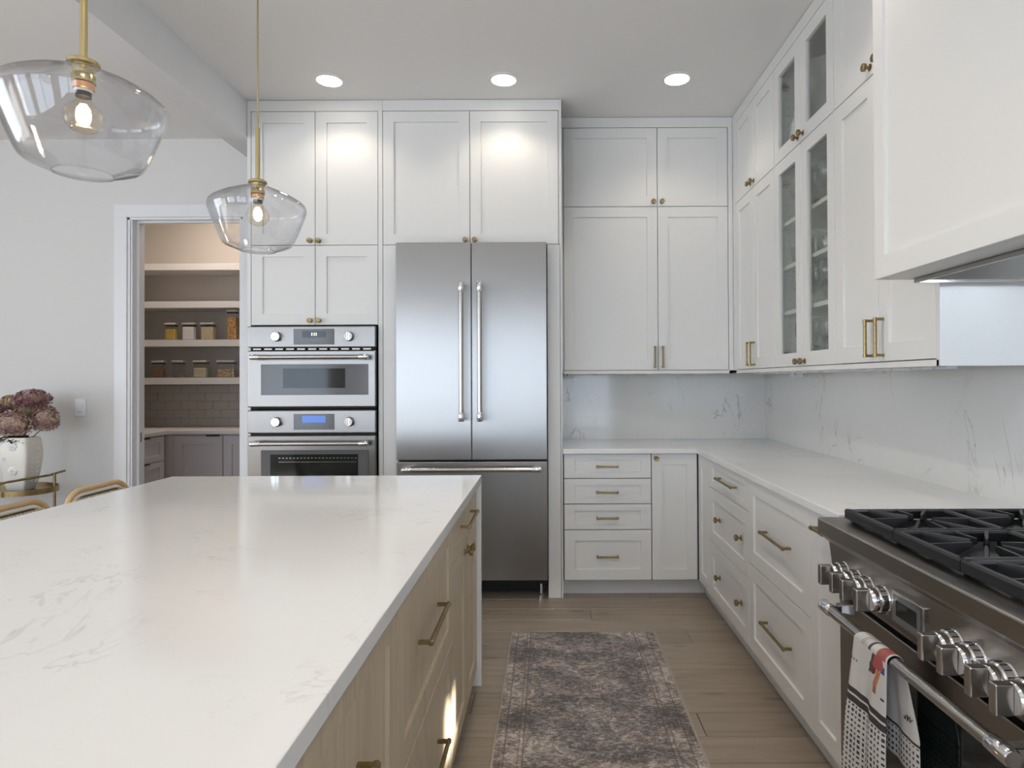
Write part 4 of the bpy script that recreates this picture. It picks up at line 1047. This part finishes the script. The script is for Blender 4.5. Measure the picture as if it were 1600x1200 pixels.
hydrangea((-3.410, 4.14, 1.130), .080, .070, 'pet_tan', 'tan dried hydrangea head tucked behind the others', 5)
hydrangea((-3.520, 4.14, 1.195), .065, .055, 'pet_tan', 'tan dried hydrangea head at the upper left of the bunch', 6)

# ------------------------------------------------------------------ pantry
area('pantry_lamp', (-2.9, 5.25, 3.04), (0, 0, 0), .5, .4, 14, (1, .87, .75))
PX = -3.25
t = thing('pantry_worktop', 'taupe pantry countertop seen through the doorway', 'countertop', (-3.0, 5.6, .884))
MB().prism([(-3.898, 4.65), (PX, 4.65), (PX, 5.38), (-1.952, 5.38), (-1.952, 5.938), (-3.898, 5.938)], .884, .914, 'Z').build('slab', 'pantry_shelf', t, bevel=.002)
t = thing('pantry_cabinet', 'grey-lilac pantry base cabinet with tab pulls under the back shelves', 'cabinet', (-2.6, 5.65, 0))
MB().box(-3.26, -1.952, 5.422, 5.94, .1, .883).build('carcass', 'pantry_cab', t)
O = B(5.40)
for a, b, px in ((-3.210, -2.790, -2.87), (-2.784, -2.364, -2.44), (-2.358, -1.958, -2.03)):
    dr = door('door', O, t, a, b, .11, .872, .075, mt='pantry_cab'); MB().box(px - .055, px + .055, 5.385, 5.402, .866, .878).build('tab_pull', 'black', dr)
t = thing('pantry_cabinet', 'greige pantry drawer cabinet along the left side of the pantry', 'cabinet', (-3.6, 5.0, 0))
MB().box(-3.898, -3.292, 4.66, 5.42, .1, .883).build('carcass', 'pantry_shelf', t)
MB().box(-3.285, -3.214, 5.405, 5.421, .1, .883).build('corner_filler', 'pantry_wall', t)
O = I(-3.27)
for z0, z1 in ((.665, .872), (.39, .66), (.11, .385)):
    dr = door('drawer', O, t, 4.67, 5.375, z0, z1, .06, .05, .05, 'pantry_shelf')
    MB().box(-3.27, -3.255, 4.95, 5.16, z1 - .006, z1 + .004).build('tab_pull', 'black', dr)
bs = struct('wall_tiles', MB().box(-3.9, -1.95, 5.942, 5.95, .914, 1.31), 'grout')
for r in range(5):
    z0 = .9155 + r * .0775; x = -3.9 + (.0745 if r % 2 else 0)
    while x < -2.3:
        z1 = min(z0 + .0755, 1.306)
        MB().box(x + .001, x + .148, 5.9375 + random.uniform(-.0006, .0006), 5.943, z0, z1).build('tile', 'tile', bs, origin=(x, 5.94, z0), bevel=.001, seg=1); x += .149
names = ['lowest', 'second lowest', 'second highest', 'highest']
for i, z in enumerate((1.368, 1.708, 2.053, 2.392)):
    t = thing('pantry_shelf', 'thick pale shelf in the pantry, %s of four' % names[i], 'shelf', (-2.9, 5.78, z - .058))
    MB().box(-3.898, -1.952, 5.65, 5.948, z - .060, z).build('board', 'pantry_shelf', t, bevel=.002)
    MB().box(-3.898, -3.62, 4.65, 5.649, z - .060, z).build('side_board', 'pantry_shelf', t, bevel=.002)
def food(name, c0, c1, sc=160):
    m = mat(name, c0, .8); tt = NT(m); n = tt.noise(tt.coord((1, 1, 1)), sc, 2, .6)
    tt.l(tt.ramp(n, [(.38, c0), (.6, c1)]), tt.b.inputs['Base Color']); tt.bump(n, .6, .004); return m
FM = {'pasta': food('short_pasta', (.50, .30, .06), (.62, .42, .12)), 'flour': food('flour', (.75, .70, .70), (.78, .74, .73)), 'oats': food('rolled_oats', (.35, .26, .16), (.70, .58, .40), 110),
      'penne': food('long_pasta', (.20, .09, .03), (.60, .32, .10), 90), 'lentil': food('brown_lentils', (.14, .07, .04), (.26, .15, .09)), 'rice': food('rice', (.46, .38, .26), (.58, .50, .36)), 'nuts': food('mixed_nuts', (.16, .09, .05), (.60, .42, .24), 90)}
def jar(x0, x1, z, h, fill, fm, label, dp=None):
    Y = 5.66; wd_ = (x1 - x0); dp = .060; x1 -= .022; wd_ = x1 - x0; cx_ = (x0 + x1) / 2; y0 = Y + .012; y1 = y0 + dp
    t = thing('storage_jar', label, 'jar', (cx_, (y0 + y1) / 2, z), 'storage jars on the pantry shelves')
    MB().box(x0 + .004, x1 - .004, y0, y1, z, z + h - .022).build('glass_body', 'glass', t, bevel=.012, seg=3)
    MB().box(x0 + .007, x1 - .007, y0 + .003, y1 - .003, z + .003, z + .003 + fill).build('contents', fm, t, bevel=.008, seg=2)
    MB().box(x0, x1, y0 - .003, y1 + .003, z + h - .020, z + h).build('lid', 'lid', t, bevel=.007, seg=3)
    MB().box(x0 + .006, x1 - .006, y0 + .002, y1 - .002, z + h - .030, z + h - .020).build('seal', 'rubber', t)
def jx(px): return -(857.3 - px) / F * 5.69
for a, b, z, h, f, k, lab in ((258, 279, 1.708, .155, .095, 'pasta', 'square glass jar of yellow pasta on the upper jar shelf'), (285, 308.5, 1.708, .155, .118, 'flour', 'square glass jar of white flour'),
                              (313.5, 339, 1.708, .155, .115, 'oats', 'square glass jar of rolled oats'), (354.5, 375, 1.708, .27, .20, 'penne', 'tall glass jar of brown pasta at the right of the upper jar shelf'),
                              (237.5, 259.5, 1.368, .155, .075, 'lentil', 'glass jar of brown lentils at the left of the lower jar shelf'), (269, 290.5, 1.368, .155, .022, 'lentil', 'nearly empty glass jar second from the left on the lower shelf'),
                              (302, 328, 1.368, .155, .085, 'rice', 'glass jar of pale grain on the lower jar shelf'), (339, 371.5, 1.368, .155, .072, 'nuts', 'wide glass jar of mixed nuts at the right of the lower jar shelf')):
    jar(jx(a), jx(b), z, h, f, FM[k], lab)
print('boards', boards, 'objects', len(bpy.data.objects))
